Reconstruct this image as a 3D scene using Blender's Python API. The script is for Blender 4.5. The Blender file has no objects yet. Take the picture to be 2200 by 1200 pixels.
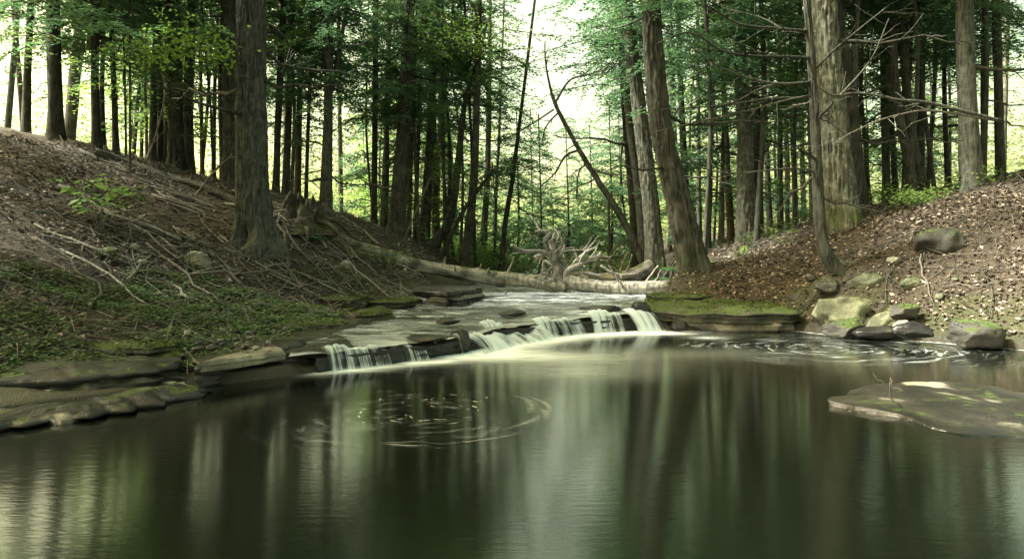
import bpy, math, random
import numpy as np
from mathutils import Vector, Matrix
random.seed(7); RNG = np.random.default_rng(7)
scn = bpy.context.scene
COL = scn.collection

# ------------------------------------------------------------------ camera, sky, sun, exposure
EYE = 1.2
F = 1400.0                                   # focal length in pixels of a 2200 wide picture
cam_d = bpy.data.cameras.new("camera"); cam = bpy.data.objects.new("camera", cam_d); COL.objects.link(cam)
cam.location = (0, 0, EYE); cam.rotation_euler = (math.pi / 2, 0, 0)
cam_d.sensor_width = 36; cam_d.lens = F / 2200 * 36; cam_d.shift_y = -40 / 2200
cam_d.clip_start = 0.05; cam_d.clip_end = 2000
scn.camera = cam

SUN_EL, SUN_ROT = math.radians(50), math.radians(-92)
world = bpy.data.worlds.new("World"); scn.world = world; world.use_nodes = True
wn, wl = world.node_tree.nodes, world.node_tree.links
sky = wn.new('ShaderNodeTexSky'); sky.sky_type = 'NISHITA'; sky.sun_disc = False
sky.sun_elevation = SUN_EL; sky.sun_rotation = SUN_ROT
sky.dust_density = 7.0; sky.air_density = 1.0; sky.ozone_density = 1.0
tint = wn.new('ShaderNodeMix'); tint.data_type = 'RGBA'; tint.blend_type = 'MULTIPLY'
tint.inputs[0].default_value = 1.0; tint.inputs[7].default_value = (0.98, 0.865, 0.44, 1)
wl.new(sky.outputs[0], tint.inputs[6])
bg = wn['Background']; bg.inputs[1].default_value = 0.09
wl.new(tint.outputs[2], bg.inputs[0])

sun_d = bpy.data.lights.new("sun", 'SUN'); sun_d.energy = 3.0; sun_d.angle = math.radians(10); sun_d.color = (1.0, 1.0, 0.88)
sun = bpy.data.objects.new("sun", sun_d); COL.objects.link(sun)
sdir = Vector((math.sin(SUN_ROT) * math.cos(SUN_EL), math.cos(SUN_ROT) * math.cos(SUN_EL), math.sin(SUN_EL)))
sun.rotation_euler = (-sdir).to_track_quat('-Z', 'Y').to_euler(); sun.location = (0, 0, 30)

vs = scn.view_settings
vs.view_transform = 'Standard'; vs.look = 'None'; vs.gamma = 1; vs.use_curve_mapping = False; vs.exposure = 3.12
scn.render.engine = 'CYCLES'
cy = scn.cycles
cy.max_bounces = 8; cy.diffuse_bounces = 4; cy.glossy_bounces = 3; cy.transmission_bounces = 4; cy.transparent_max_bounces = 10
cy.use_denoising = True; cy.sample_clamp_indirect = 6

# ------------------------------------------------------------------ noise and geometry helpers
def _h(i, j, k, s):
    n = (i * 374761393 + j * 668265263 + k * 2147483647 + s * 974634541) & 0xFFFFFFFF
    n = ((n ^ (n >> 13)) * 1274126177) & 0xFFFFFFFF
    n = n ^ (n >> 16)
    return (n & 0xFFFF) / 65535.0
def vnoise(p, s=0):
    p = np.asarray(p, float); i = np.floor(p).astype(np.int64); f = p - i; u = f * f * (3 - 2 * f)
    r = 0
    for a in (0, 1):
        for b in (0, 1):
            for c in (0, 1):
                w = (u[..., 0] if a else 1 - u[..., 0]) * (u[..., 1] if b else 1 - u[..., 1]) * (u[..., 2] if c else 1 - u[..., 2])
                r = r + w * _h(i[..., 0] + a, i[..., 1] + b, i[..., 2] + c, s)
    return r * 2 - 1
def fbm(p, s=0, o=3):
    p = np.asarray(p, float); r = 0; a = 1.0
    for k in range(o):
        r = r + a * vnoise(p * 2 ** k, s + k); a *= .5
    return r
def fbm2(x, y, s=0, o=3, f=1.0):
    return fbm(np.stack([x * f, y * f, np.zeros_like(x)], -1), s, o)

def tag(o, label=None, cat=None, group=None, kind=None):
    if label: o['label'] = label
    if cat: o['category'] = cat
    if group: o['group'] = group
    if kind: o['kind'] = kind
    return o
def empty(name, loc, rz=0.0):
    o = bpy.data.objects.new(name, None); COL.objects.link(o); o.location = loc; o.rotation_euler = (0, 0, rz)
    o.empty_display_size = .2
    return o
def mesh_of(name, v, q, mat=None, smooth=True, attr=None):
    """quads only, fast path"""
    v = np.ascontiguousarray(np.asarray(v, np.float32).reshape(-1, 3)); q = np.ascontiguousarray(np.asarray(q, np.int32).reshape(-1, 4))
    m = bpy.data.meshes.new(name)
    m.vertices.add(len(v)); m.vertices.foreach_set('co', v.ravel())
    m.loops.add(q.size); m.loops.foreach_set('vertex_index', q.ravel())
    m.polygons.add(len(q)); m.polygons.foreach_set('loop_start', np.arange(0, q.size, 4, dtype=np.int32))
    m.polygons.foreach_set('use_smooth', np.full(len(q), smooth))
    if attr:
        for k, a in attr.items():
            at = m.attributes.new(k, 'FLOAT', 'POINT'); at.data.foreach_set('value', np.asarray(a, np.float32))
    m.update(calc_edges=True); m.validate()
    if mat: m.materials.append(mat)
    return m
def link(name, m, parent=None, loc=(0, 0, 0)):
    o = bpy.data.objects.new(name, m); COL.objects.link(o); o.location = loc
    if parent: o.parent = parent
    return o
class MB:
    def __init__(s): s.v = []; s.q = []; s.n = 0
    def add(s, v, q):
        v = np.asarray(v, float).reshape(-1, 3); q = np.asarray(q, int).reshape(-1, 4)
        s.v.append(v); s.q.append(q + s.n); s.n += len(v)
    def tube(s, P, R, seg=6):
        s.add(*tube(P, R, seg))
    def mesh(s, name, mat=None, smooth=True, origin=(0, 0, 0)):
        return mesh_of(name, np.concatenate(s.v) - np.asarray(origin), np.concatenate(s.q), mat, smooth)
def frames(P):
    P = np.asarray(P, float); T = np.gradient(P, axis=0); T /= np.linalg.norm(T, axis=1)[:, None] + 1e-9
    a = np.array([1., 0, 0]) if abs(T[0][0]) < .8 else np.array([0, 1., 0])
    A = []
    for t in T:
        a = a - t * a.dot(t); a = a / (np.linalg.norm(a) + 1e-9); A.append(a)
    A = np.array(A); B = np.cross(T, A)
    return T, A, B
def grid_q(n, m, wrap=True):
    """n rings of m verts"""
    j = np.arange(m if wrap else m - 1); i = np.arange(n - 1)[:, None]
    a = i * m + j; b = i * m + (j + 1) % m
    return np.stack([a, b, b + m, a + m], -1).reshape(-1, 4)
def tube(P, R, seg=6):
    P = np.asarray(P, float); R = np.asarray(R, float)
    T, A, B = frames(P)
    P = np.concatenate([P[:1] - T[:1] * .001, P, P[-1:] + T[-1:] * R[-1] * .4]); R = np.concatenate([[1e-4], R, [1e-4]])
    A = np.concatenate([A[:1], A, A[-1:]]); B = np.concatenate([B[:1], B, B[-1:]])
    th = np.arange(seg) / seg * 2 * math.pi
    v = P[:, None] + R[:, None, None] * (np.cos(th)[None, :, None] * A[:, None] + np.sin(th)[None, :, None] * B[:, None])
    return v.reshape(-1, 3), grid_q(len(P), seg)
def smooth_path(P, n):
    P = np.asarray(P, float)
    if len(P) == 2: return P[0] + (P[1] - P[0]) * np.linspace(0, 1, n)[:, None]
    Q = np.concatenate([2 * P[:1] - P[1:2], P, 2 * P[-1:] - P[-2:-1]])
    d = np.concatenate([[0], np.cumsum(np.linalg.norm(np.diff(P, axis=0), axis=1))])
    s = np.linspace(0, d[-1], n); out = []
    for t in s:
        k = min(max(np.searchsorted(d, t, 'right') - 1, 0), len(P) - 2); u = (t - d[k]) / max(d[k + 1] - d[k], 1e-9)
        a, b, c, e = Q[k], Q[k + 1], Q[k + 2], Q[k + 3]
        out.append(.5 * (2 * b + (c - a) * u + (2 * a - 5 * b + 4 * c - e) * u * u + (3 * b - a - 3 * c + e) * u ** 3))
    return np.array(out)
def at(px, py, d):
    return np.array([(px - 1100) / F * d, d, EYE + (560 - py) / F * d])
def on_z(px, py, z):
    d = (EYE - z) * F / (py - 560.0)
    return np.array([(px - 1100) / F * d, d])

# ------------------------------------------------------------------ material helpers
class NT:
    def __init__(s, name):
        s.m = bpy.data.materials.new(name); s.m.use_nodes = True; s.t = s.m.node_tree; s.n = s.t.nodes; s.n.clear()
        s.out = s.n.new('ShaderNodeOutputMaterial')
    def N(s, kind, **kw):
        n = s.n.new('ShaderNode' + kind)
        for k, v in kw.items(): setattr(n, k, v)
        return n
    def L(s, a, b): s.t.links.new(a, b)
    def setin(s, sock, v):
        if isinstance(v, bpy.types.NodeSocket): s.L(v, sock)
        elif isinstance(v, (tuple, list)) and len(v) == 3 and sock.type == 'RGBA': sock.default_value = (*v, 1)
        else: sock.default_value = v
    def mix(s, f, a, b, mode='MIX'):
        n = s.N('Mix', data_type='RGBA', blend_type=mode)
        s.setin(n.inputs[0], f); s.setin(n.inputs[6], a); s.setin(n.inputs[7], b); return n.outputs[2]
    def math(s, op, a, b=0.0, c=0.0, clamp=False):
        n = s.N('Math', operation=op, use_clamp=clamp); s.setin(n.inputs[0], a); s.setin(n.inputs[1], b); s.setin(n.inputs[2], c); return n.outputs[0]
    def noise(s, vec, scale, detail=4, rough=.55, dist=0.0):
        n = s.N('TexNoise'); n.inputs['Scale'].default_value = scale; n.inputs['Detail'].default_value = detail
        n.inputs['Roughness'].default_value = rough; n.inputs['Distortion'].default_value = dist
        if vec is not None: s.L(vec, n.inputs['Vector'])
        return n.outputs['Fac']
    def coords(s, scale=(1, 1, 1), which='Object'):
        c = s.N('TexCoord'); m = s.N('Mapping'); s.L(c.outputs[which], m.inputs[0]); m.inputs['Scale'].default_value = scale
        return m.outputs[0]
    def wpos(s, scale=(1, 1, 1)):
        g = s.N('NewGeometry'); m = s.N('Mapping'); s.L(g.outputs['Position'], m.inputs[0]); m.inputs['Scale'].default_value = scale
        return m.outputs[0]
    def ramp(s, f, lo, hi):
        n = s.N('MapRange'); n.clamp = True; n.interpolation_type = 'SMOOTHSTEP'
        s.setin(n.inputs[0], f); n.inputs[1].default_value = lo; n.inputs[2].default_value = hi; return n.outputs[0]
    def principled(s, col, rough=.8, spec=.3, normal=None):
        p = s.N('BsdfPrincipled'); s.setin(p.inputs['Base Color'], col); s.setin(p.inputs['Roughness'], rough)
        s.setin(p.inputs['Specular IOR Level'], spec)
        if normal is not None: s.L(normal, p.inputs['Normal'])
        return p.outputs[0]
    def bump(s, h, strength=.5, dist=.02):
        b = s.N('Bump'); b.inputs['Strength'].default_value = strength; b.inputs['Distance'].default_value = dist; s.L(h, b.inputs['Height']); return b.outputs[0]
    def mixs(s, f, a, b):
        n = s.N('MixShader'); s.setin(n.inputs[0], f); s.L(a, n.inputs[1]); s.L(b, n.inputs[2]); return n.outputs[0]
    def done(s, sh): s.L(sh, s.out.inputs[0]); return s.m

def bark(name, c1, c2, moss=0.0, lichen=0.0, fs=1.0):
    t = NT(name); v = t.coords((1, 1, .13)); v2 = t.coords((1, 1, 1))
    f = t.noise(v, 26 * fs, 5, .65); g = t.noise(v2, 3.0, 3)
    oi = t.N('ObjectInfo').outputs['Random']
    k = t.ramp(f, .34, .66)
    c = t.mix(k, c1, c2)
    c = t.mix(t.ramp(g, .4, .75), c, t.mix(.5, c, (.14, .15, .12)))
    if lichen: c = t.mix(t.math('MULTIPLY', t.ramp(t.noise(v2, 9, 3), .52, .62), lichen), c, (.30, .33, .27))
    if moss:
        z = t.N('SeparateXYZ'); t.L(v2, z.inputs[0])
        mz = t.math('MULTIPLY', t.math('SUBTRACT', 1.0, t.ramp(z.outputs[2], .05, .55)), t.ramp(t.noise(v2, 5, 3), .40, .55))
        c = t.mix(t.math('MULTIPLY', mz, moss), c, (.055, .085, .012))
    hs = t.N('HueSaturation'); t.L(c, hs.inputs['Color']); hs.inputs['Saturation'].default_value = .9
    t.L(t.math('MULTIPLY_ADD', oi, .4, .52), hs.inputs['Value'])
    return t.done(t.principled(hs.outputs[0], .9, .15, t.bump(f, .8, .03)))
B_GREY = bark('bark_grey', (.026, .027, .023), (.118, .125, .104), lichen=.15)
B_DARK = bark('bark_dark', (.020, .022, .018), (.085, .088, .070))
B_BROWN = bark('bark_brown', (.020, .020, .016), (.085, .082, .064), moss=.3)
B_PALE = bark('bark_pale', (.05, .052, .043), (.17, .17, .14), moss=.8, lichen=.4)
B_WARM = bark('bark_warm', (.045, .034, .022), (.17, .125, .078))  # orange glow on the far trunks put into the bark colour
B_BIG = bark('bark_furrowed', (.016, .018, .014), (.15, .155, .12), moss=.7, lichen=.3, fs=.6)
B_DEAD = bark('dead_wood', (.15, .145, .125), (.42, .40, .34), fs=1.6)
B_TWIG = bark('twig_wood', (.07, .065, .055), (.26, .24, .20), fs=2)
B_LOG = bark('log_bark', (.09, .085, .066), (.30, .28, .22), lichen=.3, fs=.5)

def rockmat(name, c1, c2, moss=.5, rough=.75, strata=0.0, light=None, mosscol=(.045, .068, .012)):
    t = NT(name); v = t.coords(); n1 = t.noise(v, 2.2, 6, .6); n2 = t.noise(v, 14, 5, .65); n3 = t.noise(v, 60, 3)
    c = t.mix(t.ramp(n1, .35, .65), c1, c2); c = t.mix(t.math('MULTIPLY', t.ramp(n2, .45, .7), .6), c, t.mix(.6, c, (.015, .015, .014)))
    if light: c = t.mix(t.math('MULTIPLY', t.ramp(t.noise(v, 1.1, 3), .54, .60), t.ramp(n2, .25, .5)), c, light)  # pale patches: sky sheen and lit rock put into the colour
    if strata:
        vv = t.coords((.4, .4, 22)); sn = t.noise(vv, 1.0, 3)
        c = t.mix(t.math('MULTIPLY', t.ramp(sn, .5, .62), strata), c, (.02, .02, .018))
    g = t.N('NewGeometry'); z = t.N('SeparateXYZ'); t.L(g.outputs['Normal'], z.inputs[0])
    up = t.ramp(t.math('ADD', z.outputs[2], t.math('MULTIPLY', t.math('SUBTRACT', t.noise(v, 3.6, 7, .68), .5), 3.0)), 1.25 - moss, 1.55 - moss)
    mc = t.mix(t.ramp(t.noise(v, 30, 5, .7), .3, .7), (mosscol[0] * .45, mosscol[1] * .5, mosscol[2] * .5), tuple(x * 1.35 for x in mosscol))
    if moss > 0: c = t.mix(t.math('MULTIPLY', up, .9), c, mc)
    r = t.math('ADD', rough, t.math('MULTIPLY', up, .25 if moss > 0 else 0.0), clamp=True)
    wz = t.N('SeparateXYZ'); t.L(t.wpos(), wz.inputs[0])
    wb = t.math('SUBTRACT', 1.0, t.ramp(t.math('ADD', wz.outputs[2], t.math('MULTIPLY', n2, -.03)), .0, .035))
    c = t.mix(t.math('MULTIPLY', wb, .75), c, (.010, .010, .009)); r = t.math('SUBTRACT', r, t.math('MULTIPLY', wb, .4), clamp=True)
    h = t.math('ADD', t.math('MULTIPLY', n2, .6), t.math('MULTIPLY', n3, .25))
    return t.done(t.principled(c, r, .35, t.bump(h, .7, .03)))
R_WET = rockmat('wet_rock', (.007, .007, .007), (.027, .026, .023), moss=.10, rough=.35, strata=.5)
R_SHELF = rockmat('shelf_rock', (.009, .009, .008), (.036, .035, .030), moss=.22, rough=.45, strata=.5)
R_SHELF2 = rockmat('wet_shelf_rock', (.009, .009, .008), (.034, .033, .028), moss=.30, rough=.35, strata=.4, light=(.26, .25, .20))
R_MOSSY = rockmat('mossy_rock', (.015, .015, .013), (.055, .053, .044), moss=.62, rough=.7, strata=.5)
R_LEDGE = rockmat('ledge_rock', (.020, .020, .016), (.080, .075, .058), moss=.62, rough=.65, strata=.75)
R_FACE = rockmat('ledge_face', (.045, .043, .033), (.15, .14, .105), moss=.10, rough=.6, strata=.4)
R_BOULDER = rockmat('boulder_rock', (.06, .065, .04), (.18, .185, .12), moss=.5, rough=.8, mosscol=(.085, .10, .03))
R_STONE = rockmat('pale_stone', (.11, .11, .085), (.24, .235, .18), moss=.05, rough=.8)
R_GREEN = rockmat('green_stone', (.05, .058, .038), (.125, .135, .085), moss=.45, rough=.8)
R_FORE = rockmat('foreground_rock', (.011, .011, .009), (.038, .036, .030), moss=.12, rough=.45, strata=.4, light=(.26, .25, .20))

def leafmat(name, c1, c2, ct, trans=.4, rough=.55, var=.6):
    t = NT(name); g = t.N('NewGeometry'); r = g.outputs['Random Per Island']; oi = t.N('ObjectInfo').outputs['Random']
    c = t.mix(r, c1, c2)
    hs = t.N('HueSaturation'); t.L(c, hs.inputs['Color'])
    t.L(t.math('MULTIPLY_ADD', oi, .03, .485), hs.inputs['Hue']); t.L(t.math('MULTIPLY_ADD', oi, var, 1 - var / 2), hs.inputs['Value'])
    d = t.principled(hs.outputs[0], rough, .25)
    tr = t.N('BsdfTranslucent'); t.setin(tr.inputs[0], t.mix(.35, ct, hs.outputs[0]))
    return t.done(t.mixs(trans, d, tr.outputs[0]))
L_HEM = leafmat('hemlock_needles', (.048, .118, .066), (.088, .172, .098), (.12, .24, .10), .5)
L_HEMY = leafmat('lit_toned_hemlock_needles', (.06, .13, .06), (.11, .17, .07), (.18, .27, .08), .5)  # yellower copy of the hemlock needles, sunlight put into the colour
L_BEECH = leafmat('beech_leaves', (.09, .17, .03), (.15, .24, .05), (.26, .44, .07), .5)
L_YOUNG = leafmat('young_leaves', (.08, .16, .05), (.15, .25, .08), (.22, .34, .08), .4)
L_FAR = leafmat('distant_leaves', (.09, .14, .055), (.17, .22, .09), (.36, .46, .18), .55)  # pale yellow green: backlight and haze put into the leaf colour
L_COVER = leafmat('ground_leaves', (.035, .08, .028), (.13, .185, .08), (.12, .20, .06), .3)
L_FERN = leafmat('fern_leaves', (.03, .09, .03), (.06, .14, .05), (.07, .18, .05), .35)
L_SHRUB = leafmat('shrub_leaves', (.09, .17, .05), (.16, .24, .07), (.24, .36, .08), .45)
def littermat():
    t = NT('dead_leaves'); g = t.N('NewGeometry'); r = g.outputs['Random Per Island']
    n = t.N('ValToRGB'); t.L(r, n.inputs[0]); e = n.color_ramp.elements
    e[0].position = 0; e[0].color = (.028, .020, .014, 1); e[1].position = 1; e[1].color = (.36, .30, .25, 1)
    for p, c in ((.3, (.075, .056, .042)), (.62, (.15, .117, .094)), (.84, (.24, .195, .16))):
        x = e.new(p); x.color = (*c, 1)
    return t.done(t.principled(n.outputs[0], .7, .3))
L_DEAD = littermat()

# ------------------------------------------------------------------ terrain
CP = np.array([
 (-3.6,5.0,.12),(-4.5,5.5,.25),(-3.2,6.3,.12),(-2.6,7.3,.15),(-3.5,8,.26),(-5,7,.45),(-2.5,9,.2),(-2.4,11,.28),(-3.3,11.5,.42),(-4.0,10,.5),
 (-5.9,9.0,.95),(-5.0,11.0,1.1),(-4.96,12.4,1.47),(-3.6,12.5,.8),(-6.5,11,1.7),(-7.6,13,2.25),(-9.5,18,3.8),(-11,17,4.15),(-9,13,3.0),(-8,10,2.1),(-7,7,1.2),(-6,5,.7),
 (-10,6,2.0),(-14,10,4.2),(-20,20,6),(-4.4,14,2.0),(-3.0,14.5,1.0),(-2.3,14,.5),(-4.6,17,2.35),(-6.5,17,2.9),(-3.6,20,2.06),(-2.7,22,1.6),(-1.8,22,.95),(-1.3,20,.65),(-2.2,17,.95),
 (-5,24,2.0),(-8,25,2.9),(-12,30,3.2),(-20,40,4),(-4,30,2.0),(-1.5,28,1.2),
 (2.6,11.8,.25),(4,11.6,.2),(5,11.5,.25),(5.4,10.7,.2),(6.2,10.2,.25),(7,9.2,.25),(7.6,7,.2),(7.4,5,.15),
 (5.75,11.6,.95),(3.0,13.2,.42),(4.6,13,.6),(3.9,14.2,1.0),(3.9,18,.95),(4.6,16,1.1),(6,17,1.56),(7,14,1.9),(6.3,12.6,1.3),(8.3,13,2.25),(9,11,1.9),(8,9.7,1.0),(10,8,1.5),(12,12,3),
 (7.5,18,1.95),(10,20,2.6),(9.5,16,2.5),(14,25,3.3),(20,20,5),(25,40,5),(5.5,20,1.1),(6,25,1.4),(4.6,24,.9),(8,32,2.0),(5,35,1.3),
 (0,40,1.2),(0,60,2.2),(-30,70,5),(30,70,5),(0,100,4),(-60,30,8),(60,30,8),(100,100,7),(-100,100,7),(0,-5,.3),(-8,0,1),(8,0,.8),(-40,-30,4),(40,-30,4),(0,220,7),(220,220,9),(-220,220,9),(220,-60,6),(-220,-60,6)])
def _phi(r): return np.sqrt(r * r + .35 ** 2)
_A = _phi(np.linalg.norm(CP[:, None, :2] - CP[None, :, :2], axis=2)) + np.eye(len(CP)) * .02
_W = np.linalg.solve(_A, CP[:, 2] - 1.0)
def rbf(x, y):
    x = np.asarray(x, float); y = np.asarray(y, float); o = np.full(x.shape, 1.0)
    for (cx, cy_, _), w in zip(CP, _W): o = o + w * _phi(np.hypot(x - cx, y - cy_))
    return o
POOL = np.array([(-9,-6),(-7,-3),(-6,2),(-4.6,4.2),(-3.4,5.25),(-2.97,6.2),(-2.1,7.0),(-.69,8.4),(-.14,9.6),(1.08,10.8),(2.43,11.35),(3.0,11.1),(4.9,11.1),(5.2,10.45),(5.7,10.05),(6.2,9.65),(6.9,8.8),(7.4,7),(7.3,5),(7.5,2),(8,-3),(9,-6)])
LIP = np.array([(-2.1,7.0),(-.69,8.4),(-.14,9.6),(1.08,10.8),(2.43,11.35)])
SL = np.array([(-2.1,7.0),(-2.5,8.5),(-2.15,10.5),(-2.0,12.5),(-1.6,15.5),(-1.0,19),(-.9,21),(0,26),(1.5,36)])
SR = np.array([(2.43,11.35),(2.7,12.5),(3.3,15),(4.3,18),(4.6,21),(4.2,26),(3.5,36)])
STREAM = np.concatenate([LIP, SR[1:], SL[:0:-1]])
def sdf(x, y, poly):
    """negative inside"""
    x = np.asarray(x, float); y = np.asarray(y, float)
    d = np.full(x.shape, 1e9); ins = np.zeros(x.shape, bool); n = len(poly)
    for i in range(n):
        ax, ay = poly[i]; bx, by = poly[(i + 1) % n]; ex, ey = bx - ax, by - ay
        t = np.clip(((x - ax) * ex + (y - ay) * ey) / (ex * ex + ey * ey), 0, 1)
        d = np.minimum(d, np.hypot(x - ax - t * ex, y - ay - t * ey))
        c = ((ay > y) != (by > y)) & (x < (bx - ax) * (y - ay) / (by - ay + 1e-12) + ax); ins ^= c
    return np.where(ins, -d, d)
def zw(y): return np.interp(y, [7, 9.5, 11, 11.5, 14, 20, 36], [.2, .22, .24, .29, .38, .5, .85])
def ground(x, y):
    x = np.asarray(x, float); y = np.asarray(y, float)
    b = rbf(x, y)
    b = b + .10 * fbm2(x, y, 3, 3, .8) + .035 * fbm2(x, y, 9, 3, 3.5)
    dp, ds = sdf(x, y, POOL), sdf(x, y, STREAM)
    near = np.clip(np.minimum(dp, ds) / .6, 0, 1)
    wl_ = np.where(ds < dp, zw(y), 0.0)
    b = np.where(np.minimum(dp, ds) > 0, np.maximum(b, wl_ + .05 * near) * near + (wl_ + .02) * (1 - near) if False else b * near + np.minimum(b, wl_ + .10) * (1 - near), b)
    b = np.where(ds < 0, zw(y) - .05 - .05 * np.clip(-ds * 2, 0, 1) + .055 * fbm2(x, y * .6, 21, 3, 1.6), b)
    b = np.where((dp < 0), -.06 - .65 * np.clip(-dp / 1.6, 0, 1) + .08 * fbm2(x, y, 23, 3, 1.1), b)
    return b
def hit(px, py, lo=3.0, hi=70.0):
    d = np.arange(lo, hi, .04); x = (px - 1100) / F * d; z = EYE + (560 - py) / F * d
    g = rbf(x, d); k = np.where(z <= g + .01)[0]
    return float(d[k[0]]) if len(k) else None
def gz(x, y): return float(ground(np.array([x]), np.array([y]))[0])

def axis(parts):
    out = []
    for a, b, s in parts: out.append(np.arange(a, b, s))
    return np.concatenate(out + [[parts[-1][1]]])
xs = axis([(-240, -60, 20), (-60, -20, 2.5), (-20, -11, .4), (-11, 10, .085), (10, 20, .4), (20, 60, 2.5), (60, 240, 20)])
ys = axis([(-60, -4, 4), (-4, 3, .4), (3, 19, .085), (19, 32, .2), (32, 60, 1.0), (60, 240, 15)])
X, Y = np.meshgrid(xs, ys)
Z = ground(X, Y)
def groundmat():
    t = NT('forest_floor'); v = t.wpos(); n1 = t.noise(v, 1.3, 5); n2 = t.noise(v, 18, 5, .7); n3 = t.noise(v, 70, 3)
    c = t.mix(t.ramp(n2, .35, .68), (.020, .016, .011), (.075, .060, .046))
    c = t.mix(t.ramp(n3, .45, .7), c, (.036, .027, .019))
    at_ = t.N('Attribute'); at_.attribute_name = 'wet'
    wet = at_.outputs['Fac']
    at2 = t.N('Attribute'); at2.attribute_name = 'moss'
    mo = t.math('MULTIPLY', at2.outputs['Fac'], t.ramp(n1, .38, .56))
    c = t.mix(mo, c, t.mix(n2, (.022, .036, .008), (.075, .10, .02)))
    c = t.mix(t.math('MULTIPLY', wet, .85), c, t.mix(n2, (.012, .011, .009), (.05, .045, .035)))
    r = t.math('SUBTRACT', .9, t.math('MULTIPLY', wet, .45))
    return t.done(t.principled(c, r, .3, t.bump(t.math('ADD', n2, n3), .9, .03)))
dP, dS = sdf(X, Y, POOL), sdf(X, Y, STREAM); dW = np.minimum(dP, dS)
wet = np.clip(1 - dW / .9, 0, 1)
mossA = np.clip(.9 - dW / 1.6, 0, .8) * (dW > 0)
g_o = link('forest_floor', mesh_of('forest_floor', np.stack([X, Y, Z], -1), grid_q(len(ys), len(xs), False), groundmat(), True, {'wet': wet.ravel(), 'moss': mossA.ravel()}))
tag(g_o, kind='structure')

# ------------------------------------------------------------------ water
def poolmat(name, flow=False):
    t = NT(name); v = t.wpos()
    fo = t.N('Attribute'); fo.attribute_name = 'foam'; foam = fo.outputs['Fac']
    tr = t.N('BsdfTransparent'); t.setin(tr.inputs[0], (.22, .22, .10) if not flow else (.50, .50, .44))
    df = t.N('BsdfDiffuse'); t.setin(df.inputs[0], (.006, .009, .005) if not flow else (.06, .07, .07))
    body = t.mixs(.55 if not flow else .5, tr.outputs[0], df.outputs[0])
    gl = t.N('BsdfGlossy'); gl.inputs['Roughness'].default_value = .09 if not flow else .15
    rip = t.noise(t.wpos((5, 26, 1) if not flow else (6, 12, 1)), 1.0, 4, .6, .3)
    nb = t.bump(rip, .055 if not flow else .5, .02 if not flow else .06); t.L(nb, gl.inputs['Normal'])
    fr = t.N('Fresnel'); fr.inputs['IOR'].default_value = 1.7; t.L(nb, fr.inputs['Normal'])
    sh = t.mixs(t.math('ADD', t.math('MULTIPLY', fr.outputs[0], .95), .085, clamp=True), body, gl.outputs[0])
    # foam: milky sheet where the falls land, thin threads drawn round the eddies
    st = t.noise(t.wpos((2.2, 9, 1)), 1.0, 5, .65, .6)
    fm = t.math('MULTIPLY', foam, t.math('MULTIPLY_ADD', st, 1.5, .15), clamp=True)
    if not flow:
        for (cx, cy_, r0, r1, fq, am, sy) in ((4.35, 8.9, .05, 2.7, 13, .42, 1.35), (-.75, 5.1, .25, 1.25, 12, .16, 1.0)):
            sb = t.N('VectorMath', operation='SUBTRACT'); t.L(v, sb.inputs[0]); sb.inputs[1].default_value = (cx, cy_, 0)
            s2 = t.N('VectorMath', operation='MULTIPLY'); t.L(sb.outputs[0], s2.inputs[0]); s2.inputs[1].default_value = (1, sy, 0)
            wob = t.noise(v, 1.2, 2)
            ln = t.N('VectorMath', operation='LENGTH'); t.L(s2.outputs[0], ln.inputs[0])
            r = t.math('ADD', ln.outputs['Value'], t.math('MULTIPLY', wob, .5))
            nm = t.N('VectorMath', operation='NORMALIZE'); t.L(s2.outputs[0], nm.inputs[0])
            sc = t.N('VectorMath', operation='SCALE'); t.L(nm.outputs[0], sc.inputs[0]); sc.inputs['Scale'].default_value = 2.0
            cx_ = t.N('CombineXYZ'); t.L(t.math('MULTIPLY', r, fq), cx_.inputs[2])
            ad = t.N('VectorMath', operation='ADD'); t.L(sc.outputs[0], ad.inputs[0]); t.L(cx_.outputs[0], ad.inputs[1])
            nn = t.noise(ad.outputs[0], 1.0, 5, .7)
            env = t.math('MULTIPLY', t.ramp(r, r0, r0 + .4), t.math('SUBTRACT', 1.0, t.ramp(r, r1 * .55, r1 + .3)))
            pt = t.ramp(t.noise(v, 1.6, 2), .35, .6)
            fm = t.math('MAXIMUM', fm, t.math('MULTIPLY', t.math('MULTIPLY', t.ramp(nn, .50, .74), env), t.math('MULTIPLY_ADD', pt, am * .7, am * .3)))
    else:
        st2 = t.noise(t.wpos((1.3, 5.5, 1)), 1.0, 6, .7, .8)
        fm = t.math('MAXIMUM', fm, t.math('MULTIPLY', t.ramp(st2, .46, .72), .62))  # whitish streaks: sky sheen on the stream painted with the foam colour
    fd = t.N('BsdfDiffuse'); t.setin(fd.inputs[0], (.70, .78, .82))
    return t.done(t.mixs(fm, sh, fd.outputs[0]))
wx = axis([(-11, -5, .5), (-5, 7.6, .05), (7.6, 11, .5)]); wy = axis([(-6, 3, .5), (3, 11.9, .05)])
WX, WY = np.meshgrid(wx, wy)
def seg_dist(x, y, P):
    d = np.full(x.shape, 1e9)
    for a, b in zip(P[:-1], P[1:]):
        e = b - a; t_ = np.clip(((x - a[0]) * e[0] + (y - a[1]) * e[1]) / e.dot(e), 0, 1); d = np.minimum(d, np.hypot(x - a[0] - t_ * e[0], y - a[1] - t_ * e[1]))
    return d
def blob(px, py, wxp, wyp, amp):
    """foam patch centred on the pool surface, sizes in metres"""
    c = on_z(px, py, 0); return amp * np.exp(-((WX - c[0]) / wxp) ** 2 - ((WY - c[1]) / wyp) ** 2)
FOOT_R = np.array([on_z(1000, 760, 0), on_z(1100, 742, 0), on_z(1240, 722, 0), on_z(1400, 712, 0)])
FOOT_L = np.array([on_z(690, 799, 0), on_z(800, 790, 0), on_z(960, 775, 0)])
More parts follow.
